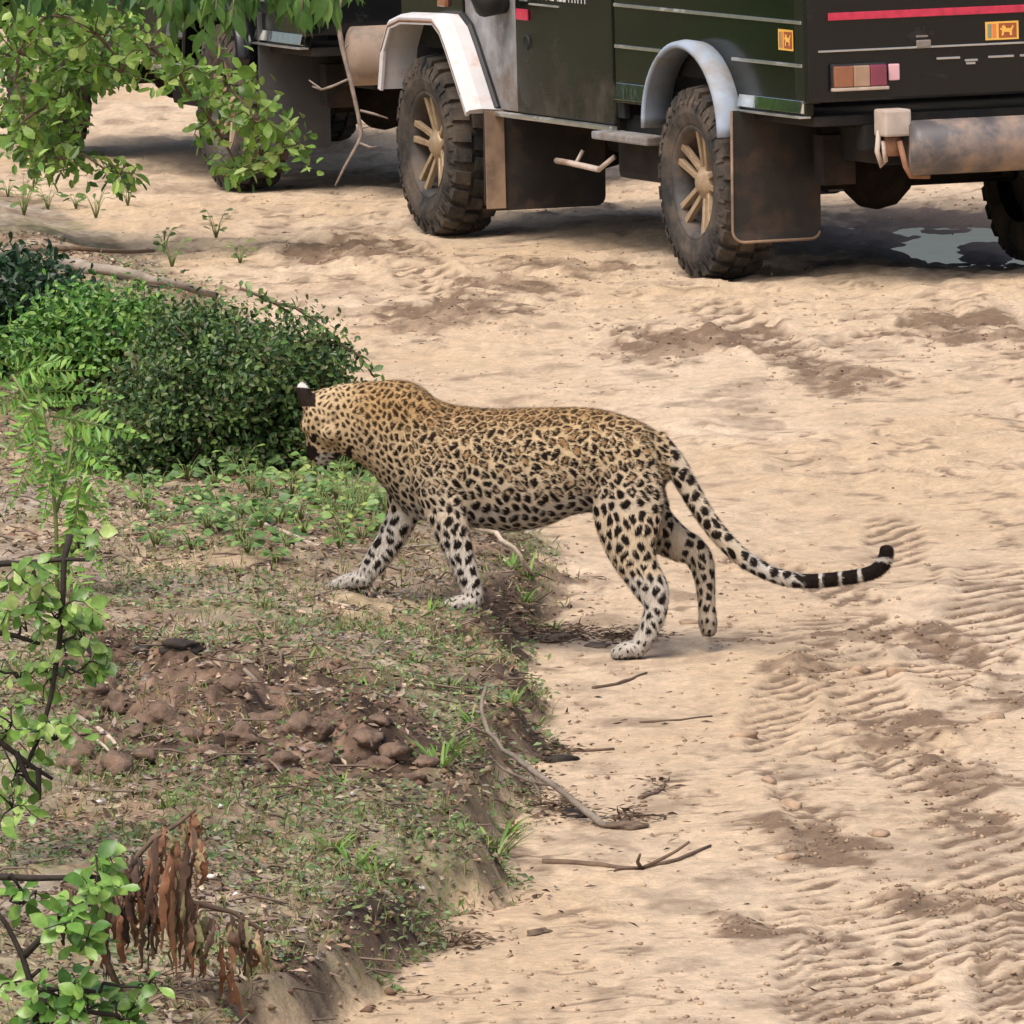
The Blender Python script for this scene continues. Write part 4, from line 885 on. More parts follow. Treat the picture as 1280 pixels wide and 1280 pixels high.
def shift(o, base):
    me = o.data; n = len(me.vertices); v = np.empty(n * 3, np.float32); me.vertices.foreach_get('co', v); v = (v.reshape(-1, 3) - np.asarray(base, np.float32)).ravel(); me.vertices.foreach_set('co', v); me.update()
def twiggy(root, base, ellipses, D, dj, lm, size, spacing, droop, hub, matw, tw_r=.0035, tw_n=4, up=.5, maxleaf=300, limb_r=.012):
    """limbs from a hub to each pixel ellipse, twigs inside it, leaves set alternately along the twigs"""
    cnt = 0; nodes = [np.asarray(hub, float)]; hp_ = proj(np.asarray(hub, float))
    for (cx, cy, rx, ry, n) in sorted(ellipses, key=lambda e: math.hypot(e[0] - hp_[0], e[1] - hp_[1])):
        limb = MB(); tw = MB()
        Yc = D + random.uniform(-dj, dj); c = at_y(cx, cy, Yc); h = min(nodes, key=lambda q: np.linalg.norm(q - c)); nodes.append(np.asarray(c)); ln_ = np.linalg.norm(h - c); mid = (h + c) / 2 + np.array([0, 0, .08 * ln_]) + rng.normal(0, .05 * ln_ + .002, 3)
        limb.tube([h, h * .6 + mid * .4 + rng.normal(0, .01, 3), mid, c * .6 + mid * .4 + rng.normal(0, .01, 3), c], [limb_r, limb_r * .85, limb_r * .7, limb_r * .5, limb_r * .35], 6)
        per = max(3, int(n / tw_n))
        for k in range(tw_n):
            a = 2 * math.pi * (k + random.random() * .7) / tw_n
            e = at_y(cx + rx * math.cos(a) * random.uniform(.7, 1.05), cy + ry * math.sin(a) * random.uniform(.7, 1.05), Yc + random.uniform(-.12, .12))
            m1 = (c + e) / 2 + np.array([0, 0, .02]) + rng.normal(0, .012, 3); pts = [c, (c + m1) / 2 + rng.normal(0, .004, 3), m1, (m1 + e) / 2 + rng.normal(0, .004, 3), e]
            tw.tube(pts, [tw_r, tw_r * .9, tw_r * .75, tw_r * .6, tw_r * .4], 5)
            P = np.array(pts)
            for j in range(per):
                if cnt >= maxleaf: break
                t = (.15 + .85 * (j + random.random() * .5) / per) * 4; i = min(3, int(t)); p = P[i] + (P[i + 1] - P[i]) * min(1, t - i)
                d = unit(P[i + 1] - P[i]); sv = unit(np.cross(d, [0, -.6, .8]) + rng.normal(0, .25, 3)) * (1 if j % 2 else -1)
                ax = unit(d * .55 + sv * .85 + np.array([0, -.15, -droop]) + rng.normal(0, .22, 3))
                put_leaf(random.choice(lm), p + ax * .004, ax, np.array([0, -.55, up]) + rng.normal(0, .35, 3), size * random.uniform(.7, 1.25), root, base); cnt += 1
        br_ = limb.build('branch', matw, root, smooth=True); shift(br_, base); t_ = tw.build('twig', matw, br_, smooth=True); shift(t_, base)
    return cnt

# ---- shrub hanging over the far jeep, upper left
def overhang():
    lm = mat_leaf('bright_leaf', (.10, .20, .03), (.23, .39, .06), (.46, .58, .17), rough=.28, transl=.35); lms = [leaf_mesh('leaf', OBOV, .2, .12, lm), leaf_mesh('leaf', ROUND, .25, .2, lm), leaf_mesh('leaf', OBOV, .05, .3, lm)]
    D = 41.8; base = np.array(at_y(-330, 300, D)); base[2] = hz(base[0], base[1])
    r = empty('leafy_shrub', base); tag(r, 'bright green broad-leaved shrub spreading its branches in front of the half hidden jeep', 'shrub')
    hub = at_y(-110, 40, D); b = MB(); b.tube([base - base, np.array(at_y(-230, 180, D)) - base, hub - base], [.05, .04, .028], 8); b.build('trunk', BARK, r, smooth=True)
    E_ = [(55, 22, 70, 30, 26), (20, 70, 55, 45, 26), (120, 42, 55, 35, 22), (105, 88, 60, 22, 20), (185, 60, 40, 30, 18), (225, 92, 38, 22, 18), (285, 105, 45, 28, 22), (262, 150, 22, 55, 20), (318, 150, 42, 32, 24), (352, 185, 40, 38, 26), (300, 215, 28, 14, 7), (30, 150, 45, 45, 24), (65, 195, 45, 25, 14), (150, 218, 26, 16, 10), (75, 125, 35, 40, 20), (150, 90, 40, 20, 14)]
    # branches are built in world space relative to base
    sub = [(e) for e in E_]
    class Rel: pass
    def rel(hubp): return hubp
    limb_before = len(r.children)
    twiggy(r, base, sub, D, .25, lms, (.070), .03, .25, hub, BARKB, tw_r=.004, tw_n=4, limb_r=.009)
    n = 3400; cx = rng.choice(len(E_), n); e = np.array(E_, float)[cx][:, :4]; sel = (e[:, 0] < 130) | (rng.random(n) < .3); e = e[sel]; n = len(e)
    P = np.array([at_y(a + rng.normal(0, .55) * c_, b_ + rng.normal(0, .55) * d_, D + .35 + rng.normal(0, .25)) for a, b_, c_, d_ in e]) - base
    A = rng.normal(0, 1, (n, 3)) + np.array([0, -.2, -.3]); Nn = rng.normal(0, .6, (n, 3)) + np.array([0, -.5, .6])
    V, Fq, C = leaf_cloud6(P, A, Nn, rng.uniform(.04, .072, n), rng.uniform(.011, .018, n), pick([(.08, .17, .03), (.16, .30, .05), (.30, .45, .10)], n))
    f = link('foliage', raw_mesh('foliage', V, [Fq], C), LEAFM, r); f['kind'] = 'stuff'
overhang()

# ---- drooping tree branch with a bare hanging vine, top
def drooping():
    lm = mat_leaf('drooping_leaf', (.045, .11, .025), (.085, .19, .04), (.18, .31, .08)); lms = [leaf_mesh('leaf', DROOP, .25, .25, lm), leaf_mesh('leaf', DROOP, .1, .45, lm), leaf_mesh('leaf', LANC, .2, .35, lm)]
    D = 41.2; base = np.array([-4.6, 40.6, 0]); base[2] = hz(base[0], base[1])
    r = empty('roadside_tree', base); tag(r, 'tree branch of drooping leaves with a bare vine hanging before the jeeps', 'tree')
    top = at_y(-600, -420, D); b = MB(); b.tube([(0, 0, -.05), (.05, .1, .9), np.array(top) - base], [.16, .12, .08], 10); b.build('trunk', BARK, r, smooth=True)
    pts = [top] + [at_y(x_, y_, D) for x_, y_ in ((-200, -150), (60, -70), (200, -42), (300, -34), (430, -30), (520, -34))]
    b = MB(); b.tube(np.array(pts) - base, [.07, .05, .03, .022, .018, .014, .008], 8); b.build('limb', BARK, r, smooth=True)
    b = MB(); v = [(430, -30), (421, 20), (428, 60), (438, 100), (447, 140), (452, 168), (447, 180), (430, 210), (419, 232)]
    b.tube(np.array([at_y(x_, y_, D + .4) for x_, y_ in v]) - base, [.012, .0125, .011, .010, .009, .009, .007, .006, .004], 7)
    for q in ([(438, 98), (415, 108), (402, 112), (386, 100)], [(450, 138), (466, 142), (485, 148)], [(452, 160), (462, 158)], [(430, 62), (436, 54)], [(402, 112), (390, 108)], [(448, 178), (462, 184), (472, 183)]):
        b.tube(np.array([at_y(x_, y_, D + .4) for x_, y_ in q]) - base, [.006] * (len(q) - 1) + [.003], 6)
    b.build('vine', mat_basic('vine_bark', (.30, .24, .20), rough=.9, var=.3, scale=30), r, smooth=True)
    for (x0, y0, n) in ((205, 8, 9), (228, 14, 10), (248, 24, 9), (270, 20, 8), (290, 30, 8), (315, 2, 6), (345, 6, 9), (362, 16, 8), (378, 24, 10), (395, 10, 8), (408, 4, 8), (420, 18, 6), (215, 38, 7), (255, 48, 6), (440, -4, 5), (300, -10, 5)):
        b = MB(); p0 = at_y(x0 + random.uniform(-8, 8), -36, D); p1 = at_y(x0, y0 - 8, D + random.uniform(-.15, .15)); b.tube(np.array([p0, (p0 + p1) / 2 + rng.normal(0, .01, 3), p1]) - base, [.005, .004, .003], 5); b.build('twig', BARK, r, smooth=True)
        for k in range(n):
            t = random.uniform(.35, 1); p = p0 + (p1 - p0) * t
            put_leaf(random.choice(lms), p, np.array([random.uniform(-.55, .55), -.2, -1.0]), np.array([random.uniform(-.7, .7), -.9, .35]), random.uniform(.085, .15), r, base)
    n = 260; P = np.stack([at_y(rng.uniform(-60, 330), rng.uniform(-70, -5), D + rng.normal(.2, .2)) for _ in range(n)]) - base
    V, Fq, C = leaf_cloud(P, rng.normal(0, .5, (n, 3)) + np.array([0, 0, -1]), rng.normal(0, .5, (n, 3)) + np.array([0, -1, .3]), rng.uniform(.08, .13, n), rng.uniform(.018, .028, n), pick([(.03, .085, .02), (.06, .14, .03)], n))
    f = link('foliage', raw_mesh('foliage', V, [Fq], C), LEAFM, r); f['kind'] = 'stuff'
drooping()

# ---- dense low shrubs on the verge
def dense_shrub(label, blobs, D, n, cols, L, nclump=150, sprays=()):
    bx_, by_ = blobs[0][0], max(b_[1] + b_[3] for b_ in blobs)
    c0 = at_y(blobs[0][0], blobs[0][1], D); base = np.array([c0[0], D, 0]); base[2] = hz(base[0], base[1])
    r = empty('dense_shrub', base); tag(r, label, 'shrub'); sc_ = D / F
    P = []; Nn = []; wood = MB(); cl = []
    tot = sum(b_[2] * b_[3] for b_ in blobs)
    for (cx, cy, rx, ry, dep) in blobs:
        C0 = at_y(cx, cy, D); R3 = np.array([rx * sc_, dep, ry * sc_])
        for k in range(int(nclump * rx * ry / tot)):
            v = unit(rng.normal(0, 1, 3)); v[1] = -abs(v[1]) if rng.random() < .72 else v[1]
            rad = rng.choice((rng.uniform(.5, 1.0), rng.uniform(.85, 1.14))); cpos = C0 + v * R3 * rad
            g = hz(cpos[0], cpos[1]) if False else base[2]; cpos[2] = max(cpos[2], g + .01); cl.append((cpos, v))
    per = n // len(cl)
    for cpos, v in cl:
        s = rng.uniform(.018, .055); k = int(per * rng.uniform(.3, 1.7)); q = cpos + rng.normal(0, 1, (k, 3)) * s * np.array([1.2, 1.2, .8]); P.append(q)
        Nn.append(v * .5 + rng.normal(0, .55, (k, 3)) + np.array([0, -.25, .6]))
        if rng.random() < .5:
            m_ = base + np.array([rng.normal(0, .08), rng.normal(0, .1), .02]); wood.tube([m_ - base, (m_ + cpos) / 2 - base + rng.normal(0, .03, 3), cpos - base], [.006, .004, .002], 5)
    P = np.concatenate(P); Nn = np.concatenate(Nn); n = len(P)
    P[:, 2] = np.maximum(P[:, 2], base[2] - .06 + .02 * rng.random(n))
    A = rng.normal(0, 1, (n, 3)) + np.array([0, -.1, .15])
    V, Fq, C = leaf_cloud6(P - base, A, Nn, rng.uniform(.5, 1.25, n) * L, rng.uniform(.2, .32, n) * L, pick(cols, n))
    f = link('crown', raw_mesh('crown', V, [Fq], C), LEAFM, r); f['kind'] = 'stuff'
    for sp_ in sprays:
        pts = np.array([at_y(a, b_, D - .1) for a, b_ in sp_]) - base; wood.tube(pts, [.005] * (len(pts) - 1) + [.002], 5)
        for i in range(len(pts) - 1):
            for t in np.linspace(0, 1, 5):
                p = pts[i] + (pts[i + 1] - pts[i]) * t
                for _ in range(2): put_leaf(SPRAY[rng.integers(0, 2)], p + base, rng.normal(0, 1, 3) + np.array([0, -.2, .2]), rng.normal(0, .4, 3) + np.array([0, -.5, .7]), rng.uniform(.025, .045), r, base)
    wood.build('branch', BARKB, r, smooth=True)
_sl = mat_leaf('spray_leaf', (.06, .12, .03), (.11, .2, .05), (.22, .28, .09)); SPRAY = [leaf_mesh('leaf', OBOV, .2, .1, _sl), leaf_mesh('leaf', LANC, .2, .2, _sl)]
DG = [(.02, .055, .016), (.035, .085, .022), (.06, .125, .03), (.10, .18, .045), (.16, .25, .065), (.13, .15, .06)]
dense_shrub('dark green dense creeping shrub that the leopard lowers its face towards', [(270, 505, 125, 85, .45), (330, 445, 75, 50, .45), (190, 535, 70, 62, .4), (380, 530, 70, 62, .35), (290, 570, 150, 36, .3), (445, 575, 36, 34, .2), (255, 440, 60, 40, .35), (420, 500, 26, 34, .2), (150, 590, 50, 26, .25), (455, 540, 24, 30, .15), (370, 455, 50, 36, .3), (225, 405, 34, 22, .2)], 30.1, 36000, DG, .0245, 620,
            [[(395, 425), (425, 430), (450, 445), (468, 472)], [(330, 375), (370, 385), (410, 412)], [(300, 360), (330, 372), (365, 392)], [(240, 420), (255, 395), (275, 372)], [(390, 470), (415, 462), (436, 470)], [(200, 480), (180, 462), (165, 440)], [(420, 520), (445, 510), (470, 520)], [(400, 560), (440, 545), (480, 560)]])
dense_shrub('lighter fresh green low shrub beside the fallen grey log', [(128, 410, 78, 40, .35), (70, 435, 55, 38, .3)], 32.4, 11000, [(.04, .12, .02), (.075, .20, .03), (.13, .28, .045), (.2, .34, .07)], .028, 190)
dense_shrub('blackish green shrub in front of the thin fallen branch end', [(18, 362, 66, 40, .4), (8, 415, 62, 50, .4)], 33.6, 7000, [(.010, .034, .013), (.018, .052, .018), (.03, .075, .025)], .036, 120)

# ---- pinnate plant
def frond(npair, ll):
    V, Fq = [], []; C = []
    def quad(p, a, n_, L, W, col):
        v, f, c = leaf_cloud(np.array([p]), np.array([a]), np.array([n_]), np.array([L]), np.array([W]), np.array([col]), .15); k = len(V) * 0 + sum(len(x) for x in V); V.append(v); Fq.append(f + k); C.append(c)
    for i in range(npair):
        t = (i + .7) / npair; z = -.22 * t * t
        for s in (-1, 1):
            a = (.45 + rng.normal(0, .15), s * .9, -.25 + rng.normal(0, .3)); w_ = math.sin(math.pi * min(1, t * .8 + .18)); quad((t, s * .005, z), a, (rng.normal(0, .3), rng.normal(0, .35), 1), ll * w_ * rng.uniform(.7, 1.2), .034, (.13, .30, .045) if rng.random() < .6 else (.25, .42, .075))
    quad((1, 0, -.22), (1, 0, -.2), (0, 0, 1), ll * .5, .03, (.14, .3, .05))
    b = MB(); b.tube([(0, 0, 0), (.5, 0, -.055), (1, 0, -.22)], [.010, .008, .004], 4); k = sum(len(x) for x in V)
    V.append(np.array(b.v)); C.append(np.tile((.16, .26, .06), (b.n, 1))); tri = [f for f in b.f if len(f) == 4]
    me = raw_mesh('leaf', np.concatenate(V), [np.concatenate(Fq), np.array(tri) + k], np.concatenate(C)); me.materials.append(LEAFM); return me
def pinnate():
    D = 26.3; base = hit(72, 748); D = base[1]; r = empty('pinnate_plant', base); tag(r, 'yellow-green feathery-leaved plant with drooping fronds above the dark twigs', 'plant')
    fr = [frond(14, .22), frond(16, .18), frond(12, .27)]
    st = MB(); top = at_y(45, 470, D)
    for q in ([(72, 748), (70, 650), (62, 560), (45, 470)], [(70, 640), (85, 590), (92, 540)], [(62, 560), (35, 500), (15, 468)], [(72, 700), (92, 650), (100, 615)]):
        st.tube(np.array([at_y(a, b_, D) for a, b_ in q]) - base, np.linspace(.007, .004, len(q)), 6)
    st.build('stem', mat_basic('green_stem', (.16, .20, .06), rough=.6, var=.2), r, smooth=True)
    L_ = [(20, 470, 112, 452), (30, 488, 135, 486), (60, 490, 5, 560), (62, 520, 158, 532), (80, 540, 150, 588), (92, 560, 104, 668), (70, 560, 58, 640), (100, 605, 84, 712), (40, 478, -25, 515), (92, 640, 126, 705), (78, 520, 140, 560), (50, 540, 18, 620), (95, 655, 60, 735), (108, 610, 136, 655), (15, 470, 60, 440), (10, 480, -30, 450), (60, 505, 100, 500), (40, 520, 60, 600), (85, 580, 40, 590), (15, 500, 50, 545), (75, 690, 110, 745), (65, 690, 25, 735), (45, 470, 88, 476), (88, 545, 128, 612)]
    for i, (a, b_, c, d) in enumerate(L_):
        p0, p1 = at_y(a, b_, D + random.uniform(-.08, .08)), at_y(c, d, D - random.uniform(.02, .14)); ax = p1 - p0
        put_leaf(fr[i % 3], p0, ax, np.array([random.uniform(-.3, .3), -.9, .5]), np.linalg.norm(ax), r, base)
pinnate()

# ---- saplings at the left edge, nearer the road side
def sapling(label, D, basepx, twigs, ellipses, mats, size, twn=3):
    base = np.array(at_y(*basepx, D)); base[2] = hz(base[0], D)
    r = empty('sapling', base); tag(r, label, 'sapling')
    w_ = MB()
    for q in twigs: w_.tube(np.array([at_y(a, b_, D + c) for a, b_, c in q]) - base, np.linspace(.0075, .004, len(q)), 7)
    w_.build('stem', BARKD, r, smooth=True)
    lms = [leaf_mesh('leaf', OBOV, .15, .1, mats), leaf_mesh('leaf', ROUND, .2, .2, mats), leaf_mesh('leaf', OBOV, .3, .25, mats)]
    for (cx, cy, rx, ry, n, hx, hy) in ellipses:
        twiggy(r, base, [(cx, cy, rx * 1.1, ry * 1.1, int(n * 1.9))], D, .05, lms, size, .02, .15, at_y(hx, hy, D), BARKD, tw_r=.0022, tw_n=twn, limb_r=.0045)
sl1 = mat_leaf('sage_leaf', (.10, .20, .04), (.21, .36, .075), (.42, .54, .17), rough=.3); sl2 = mat_leaf('fresh_leaf', (.07, .17, .03), (.15, .31, .055), (.32, .50, .12), rough=.3)
sapling('small-leaved sapling with crossing black twigs in front of the brown soil mound', 21.0, (-40, 1075),
        [[(-40, 1075, 0), (-30, 900, 0), (-20, 800, 0), (-15, 700, 0), (-10, 640, .05)], [(-18, 705, 0), (30, 704, 0), (80, 699, 0), (112, 700, -.03)], [(88, 668, 0), (80, 699, 0), (78, 760, 0), (74, 805, 0), (64, 870, 0), (52, 915, 0), (38, 945, 0), (34, 960, 0)], [(-20, 788, 0), (20, 795, 0), (50, 805, 0)], [(-28, 905, 0), (10, 935, 0), (40, 958, 0), (66, 974, 0)], [(20, 940, 0), (35, 975, 0), (50, 990, 0)], [(48, 960, 0), (49, 1000, 0)]],
        [(45, 735, 45, 25, 22, 40, 704), (70, 775, 50, 30, 26, 78, 760), (105, 800, 38, 35, 24, 76, 800), (95, 840, 40, 28, 22, 70, 840), (30, 770, 35, 30, 16, 20, 795), (15, 905, 30, 30, 18, 5, 930), (70, 925, 32, 22, 16, 55, 915), (20, 965, 35, 30, 18, 20, 942), (15, 1010, 35, 28, 16, 30, 970), (60, 850, 25, 22, 10, 66, 860), (25, 850, 30, 22, 10, -15, 830), (110, 680, 24, 18, 10, 88, 690)], sl1, .036, 4)
sapling('leafy green sapling with a thick dark stem below the withered leaves', 18.2, (50, 1335),
        [[(50, 1330, 0), (42, 1240, 0), (28, 1195, 0), (8, 1155, 0), (-20, 1120, 0)], [(42, 1240, 0), (75, 1235, 0), (120, 1240, 0)], [(-20, 1095, 0), (40, 1098, 0), (90, 1097, 0), (140, 1100, 0)], [(30, 1195, 0), (60, 1165, 0), (90, 1150, 0)], [(42, 1250, 0), (90, 1262, 0), (150, 1270, 0)]],
        [(125, 1100, 28, 18, 20, 110, 1098), (105, 1140, 26, 22, 16, 85, 1152), (80, 1165, 28, 22, 18, 60, 1165), (110, 1175, 22, 18, 12, 90, 1150), (75, 1245, 38, 22, 22, 60, 1238), (110, 1262, 38, 22, 24, 100, 1262), (150, 1275, 40, 18, 20, 140, 1268), (60, 1282, 40, 18, 18, 50, 1260), (25, 1130, 26, 18, 10, 10, 1097), (185, 1235, 16, 14, 8, 125, 1240), (15, 1230, 22, 20, 8, 40, 1220)], sl2, .037, 4)

# ---- withered plant with hanging brown leaves
def withered():
    base = hit(150, 1240); D = base[1]; r = empty('withered_plant', base); tag(r, 'withered bent plant with limp rust-brown leaves hanging from its stalks', 'plant')
    st = MB()
    for q in ([(150, 1240), (120, 1170), (150, 1095), (190, 1050), (222, 1030), (244, 1012)], [(140, 1130), (190, 1110), (240, 1128), (290, 1140), (332, 1166)], [(130, 1150), (105, 1115), (80, 1105)]):
        st.tube(np.array([at_y(a, b_, D) for a, b_ in q]) - base, np.linspace(.008, .004, len(q)), 6)
    st.build('stalk', BARKB, r, smooth=True)
    ms = [mat_basic('withered_brown', (.075, .040, .024), rough=.8, var=.4, scale=30, bump=.3), mat_basic('withered_rust', (.19, .085, .042), rough=.8, var=.35, scale=30, bump=.3), mat_basic('withered_olive', (.17, .15, .065), rough=.8, var=.35, scale=30, bump=.3), mat_basic('withered_dark', (.03, .018, .013), rough=.85, var=.4, scale=30), mat_basic('withered_straw', (.27, .19, .10), rough=.8, var=.3, scale=30)]
    T = [(130, 1085, 95), (150, 1080, 130), (165, 1082, 115), (182, 1062, 135), (200, 1045, 170), (214, 1050, 185), (226, 1058, 165), (240, 1035, 80), (252, 1050, 65), (186, 1100, 95), (242, 1130, 105), (262, 1148, 90), (280, 1158, 112), (300, 1152, 100), (326, 1165, 62), (92, 1112, 90), (78, 1110, 70), (122, 1130, 110), (136, 1120, 110), (172, 1070, 90), (208, 1035, 60), (195, 1060, 100), (232, 1030, 120), (250, 1140, 80), (150, 1110, 100), (318, 1160, 70), (290, 1145, 60), (246, 1015, 45), (220, 1110, 120), (160, 1070, 60)]
    for i, (x0, y0, ln) in enumerate(T):
        for q in range(4):
            x1 = x0 + random.uniform(-7, 7); n = 16; wd = random.uniform(3.2, 7.5); L_ = ln * random.uniform(.65, 1.); V = []; ph = random.uniform(0, 6); tw_ = random.uniform(-4.5, 4.5); d0 = random.uniform(-.1, .06)
            lean = random.uniform(-16, 16)
            for k in range(n):
                t = k / (n - 1); c = np.array(at_y(x1 + lean * t + 3 * math.sin(ph + 5 * t), y0 + L_ * t, D + d0 - .03 * math.sin(math.pi * t))); a = ph * .3 + tw_ * t
                w_ = wd * D / F * (math.sin(math.pi * (.12 + .84 * t)) ** .6) * random.uniform(.45, 1.35); sv = np.array([math.cos(a), math.sin(a) * .8, random.uniform(-.5, .6)]); c = c + rng.normal(0, .0022, 3)
                V += [c - base - sv * w_, c - base + np.array([0, -.35 * w_, 0]), c - base + sv * w_]
            me = raw_mesh('withered_leaf', np.array(V), [np.array([(k * 3 + j, k * 3 + j + 1, k * 3 + j + 4, k * 3 + j + 3) for k in range(n - 1) for j in range(2)])], smooth=True)
            pal = (0, 0, 3, 3, 1) if x0 < 190 else (0, 1, 2, 2, 4, 0)
            link('withered_leaf', me, ms[random.choice(pal)], r)
withered()

# ---- small herbs, weeds, grass tufts
def herb(name, label, cat, group, px, py, h, n, L, lms, spread=.6, flower=None):
    base = hit(px, py); r = empty(name, base); tag(r, label, cat, group); st = MB()
    for k in range(n):
        a = 2 * math.pi * k / n * 2.4 + random.random(); t = random.uniform(.25, 1.); p = base + np.array([math.cos(a) * h * spread * .4 * t, math.sin(a) * h * spread * .4 * t, h * t * random.uniform(.7, 1.)])
        st.tube([(0, 0, -.01), (p - base) * .5 + np.array([0, 0, .01]), p - base], [.0019, .0014, .001], 4)
        put_leaf(random.choice(lms), p, np.array([math.cos(a), math.sin(a), random.uniform(-.3, .5)]), np.array([0, -.45, .8]) + rng.normal(0, .3, 3), L * random.uniform(.7, 1.25), r, base)
    st.build('stem', MATS['green_stem'], r, smooth=True); return r
hm = mat_leaf('herb_leaf', (.07, .15, .04), (.14, .26, .07), (.30, .43, .14)); hm2 = mat_leaf('yellow_herb_leaf', (.16, .26, .05), (.26, .36, .08), (.40, .46, .14)); HL = [leaf_mesh('leaf', ROUND, .2, .15, hm), leaf_mesh('leaf', OBOV, .2, .15, hm)]; HY = [leaf_mesh('leaf', OBOV, .2, .15, hm2), leaf_mesh('leaf', LANC, .2, .25, hm2)]
HP = [(455, 640), (430, 660), (400, 640), (470, 665), (380, 668), (350, 650), (325, 668), (300, 650), (415, 625), (440, 615), (275, 672), (250, 655), (360, 690), (230, 640), (200, 608), (235, 605), (270, 612), (300, 605), (330, 600), (365, 605), (400, 592), (430, 595), (455, 585), (250, 622), (315, 618), (180, 612), (205, 660), (460, 600), (335, 625), (390, 605), (310, 690), (270, 640), (180, 630), (345, 705), (425, 690), (240, 690), (195, 690), (475, 640), (365, 625), (485, 655), (445, 655), (415, 650), (395, 625), (465, 625), (435, 635), (405, 612), (340, 640), (375, 645), (480, 610), (452, 680), (300, 670), (260, 670), (320, 645)]
HN = [('small green herb in front of the leopard, below its lowered chin', 'herbs below the leopard chin'), ('small green herb at the foot of the dark creeping shrub', 'herbs at the foot of the dark shrub'), ('small green herb between the feathery plant and the dark shrub', 'herbs beside the feathery plant'), ('small green herb on the open verge, away from the shrubs', 'herbs on the open verge')]
for (a, b_) in HP:
    hl, hg = HN[0] if a > 395 else HN[3] if b_ > 660 else HN[2] if a < 255 else HN[1]
    herb('ground_herb', hl, 'plant', hg, a, b_ + random.uniform(-6, 6), random.uniform(.05, .10) * (1.45 if a > 395 else 1.), 20, .031, HL + HY[:1] if a > 360 else HL, 1.4)
for (a, b_, l) in ((420, 628, 'yellow-green herb shoot below the leopard\'s chin'), (185, 640, 'pale yellow herb shoot at the foot of the dark shrub beside the feathery plant')): herb('pale_herb', l, 'plant', None, a, b_, .11, 8, .036, HY, .7)
RW = [(215, 335), (270, 300), (160, 262), (205, 318), (300, 330), (95, 262), (60, 262), (30, 270), (120, 275), (10, 250), (45, 235), (85, 225)]
for (a, b_) in RW: herb('road_weed', 'thin weed growing at the sandy edge of the track behind the fallen log', 'weed', 'weeds at the far verge edge', a, b_, random.uniform(.08, .2), 13, .04, SPRAY, .9)
gm = mat_leaf('grass_blade', (.09, .18, .03), (.16, .29, .05), (.28, .38, .10)); GL = leaf_mesh('blade', [.035, .045, .04, .03, .004], .4, .35, gm)
GT = [(550, 965, 1.3), (560, 935, .9), (440, 1085, 1.2), (420, 1065, .9), (470, 1095, .9), (660, 735, 1.2), (640, 720, 1.), (655, 755, .9), (535, 770, .8), (480, 800, .7), (600, 830, .9), (690, 790, .7), (460, 865, .8), (560, 860, .8), (640, 890, .9), (620, 1075, 1.3), (632, 1050, .9), (430, 975, .8), (380, 830, .8), (670, 905, .8), (330, 760, .7), (520, 830, .7), (210, 1010, .9), (590, 905, .8)]
for (a, b_, s) in GT:
    base = hit(a, b_); r = empty('grass_tuft', base); tl_, tg_ = ('bright grass tuft on the crumbling verge edge above the bare sand', 'grass tufts along the verge edge') if a > 585 else ('bright grass tuft between the soil mound and the leopard', 'grass tufts between mound and leopard') if b_ < 900 else ('bright grass tuft between the soil mound and the withered plant', 'grass tufts by the soil mound')
    tag(r, tl_, 'grass tuft', tg_)
    for k in range(16):
        an = random.uniform(0, 6.28); put_leaf(GL, base + np.array([math.cos(an), math.sin(an), 0]) * random.uniform(0, .025) - np.array([0, 0, .006]), np.array([math.cos(an) * .7, math.sin(an) * .7, random.uniform(.5, 1.3)]), np.array([-math.cos(an), -math.sin(an), .7]), s * random.uniform(.05, .1), r, base, 'blade')

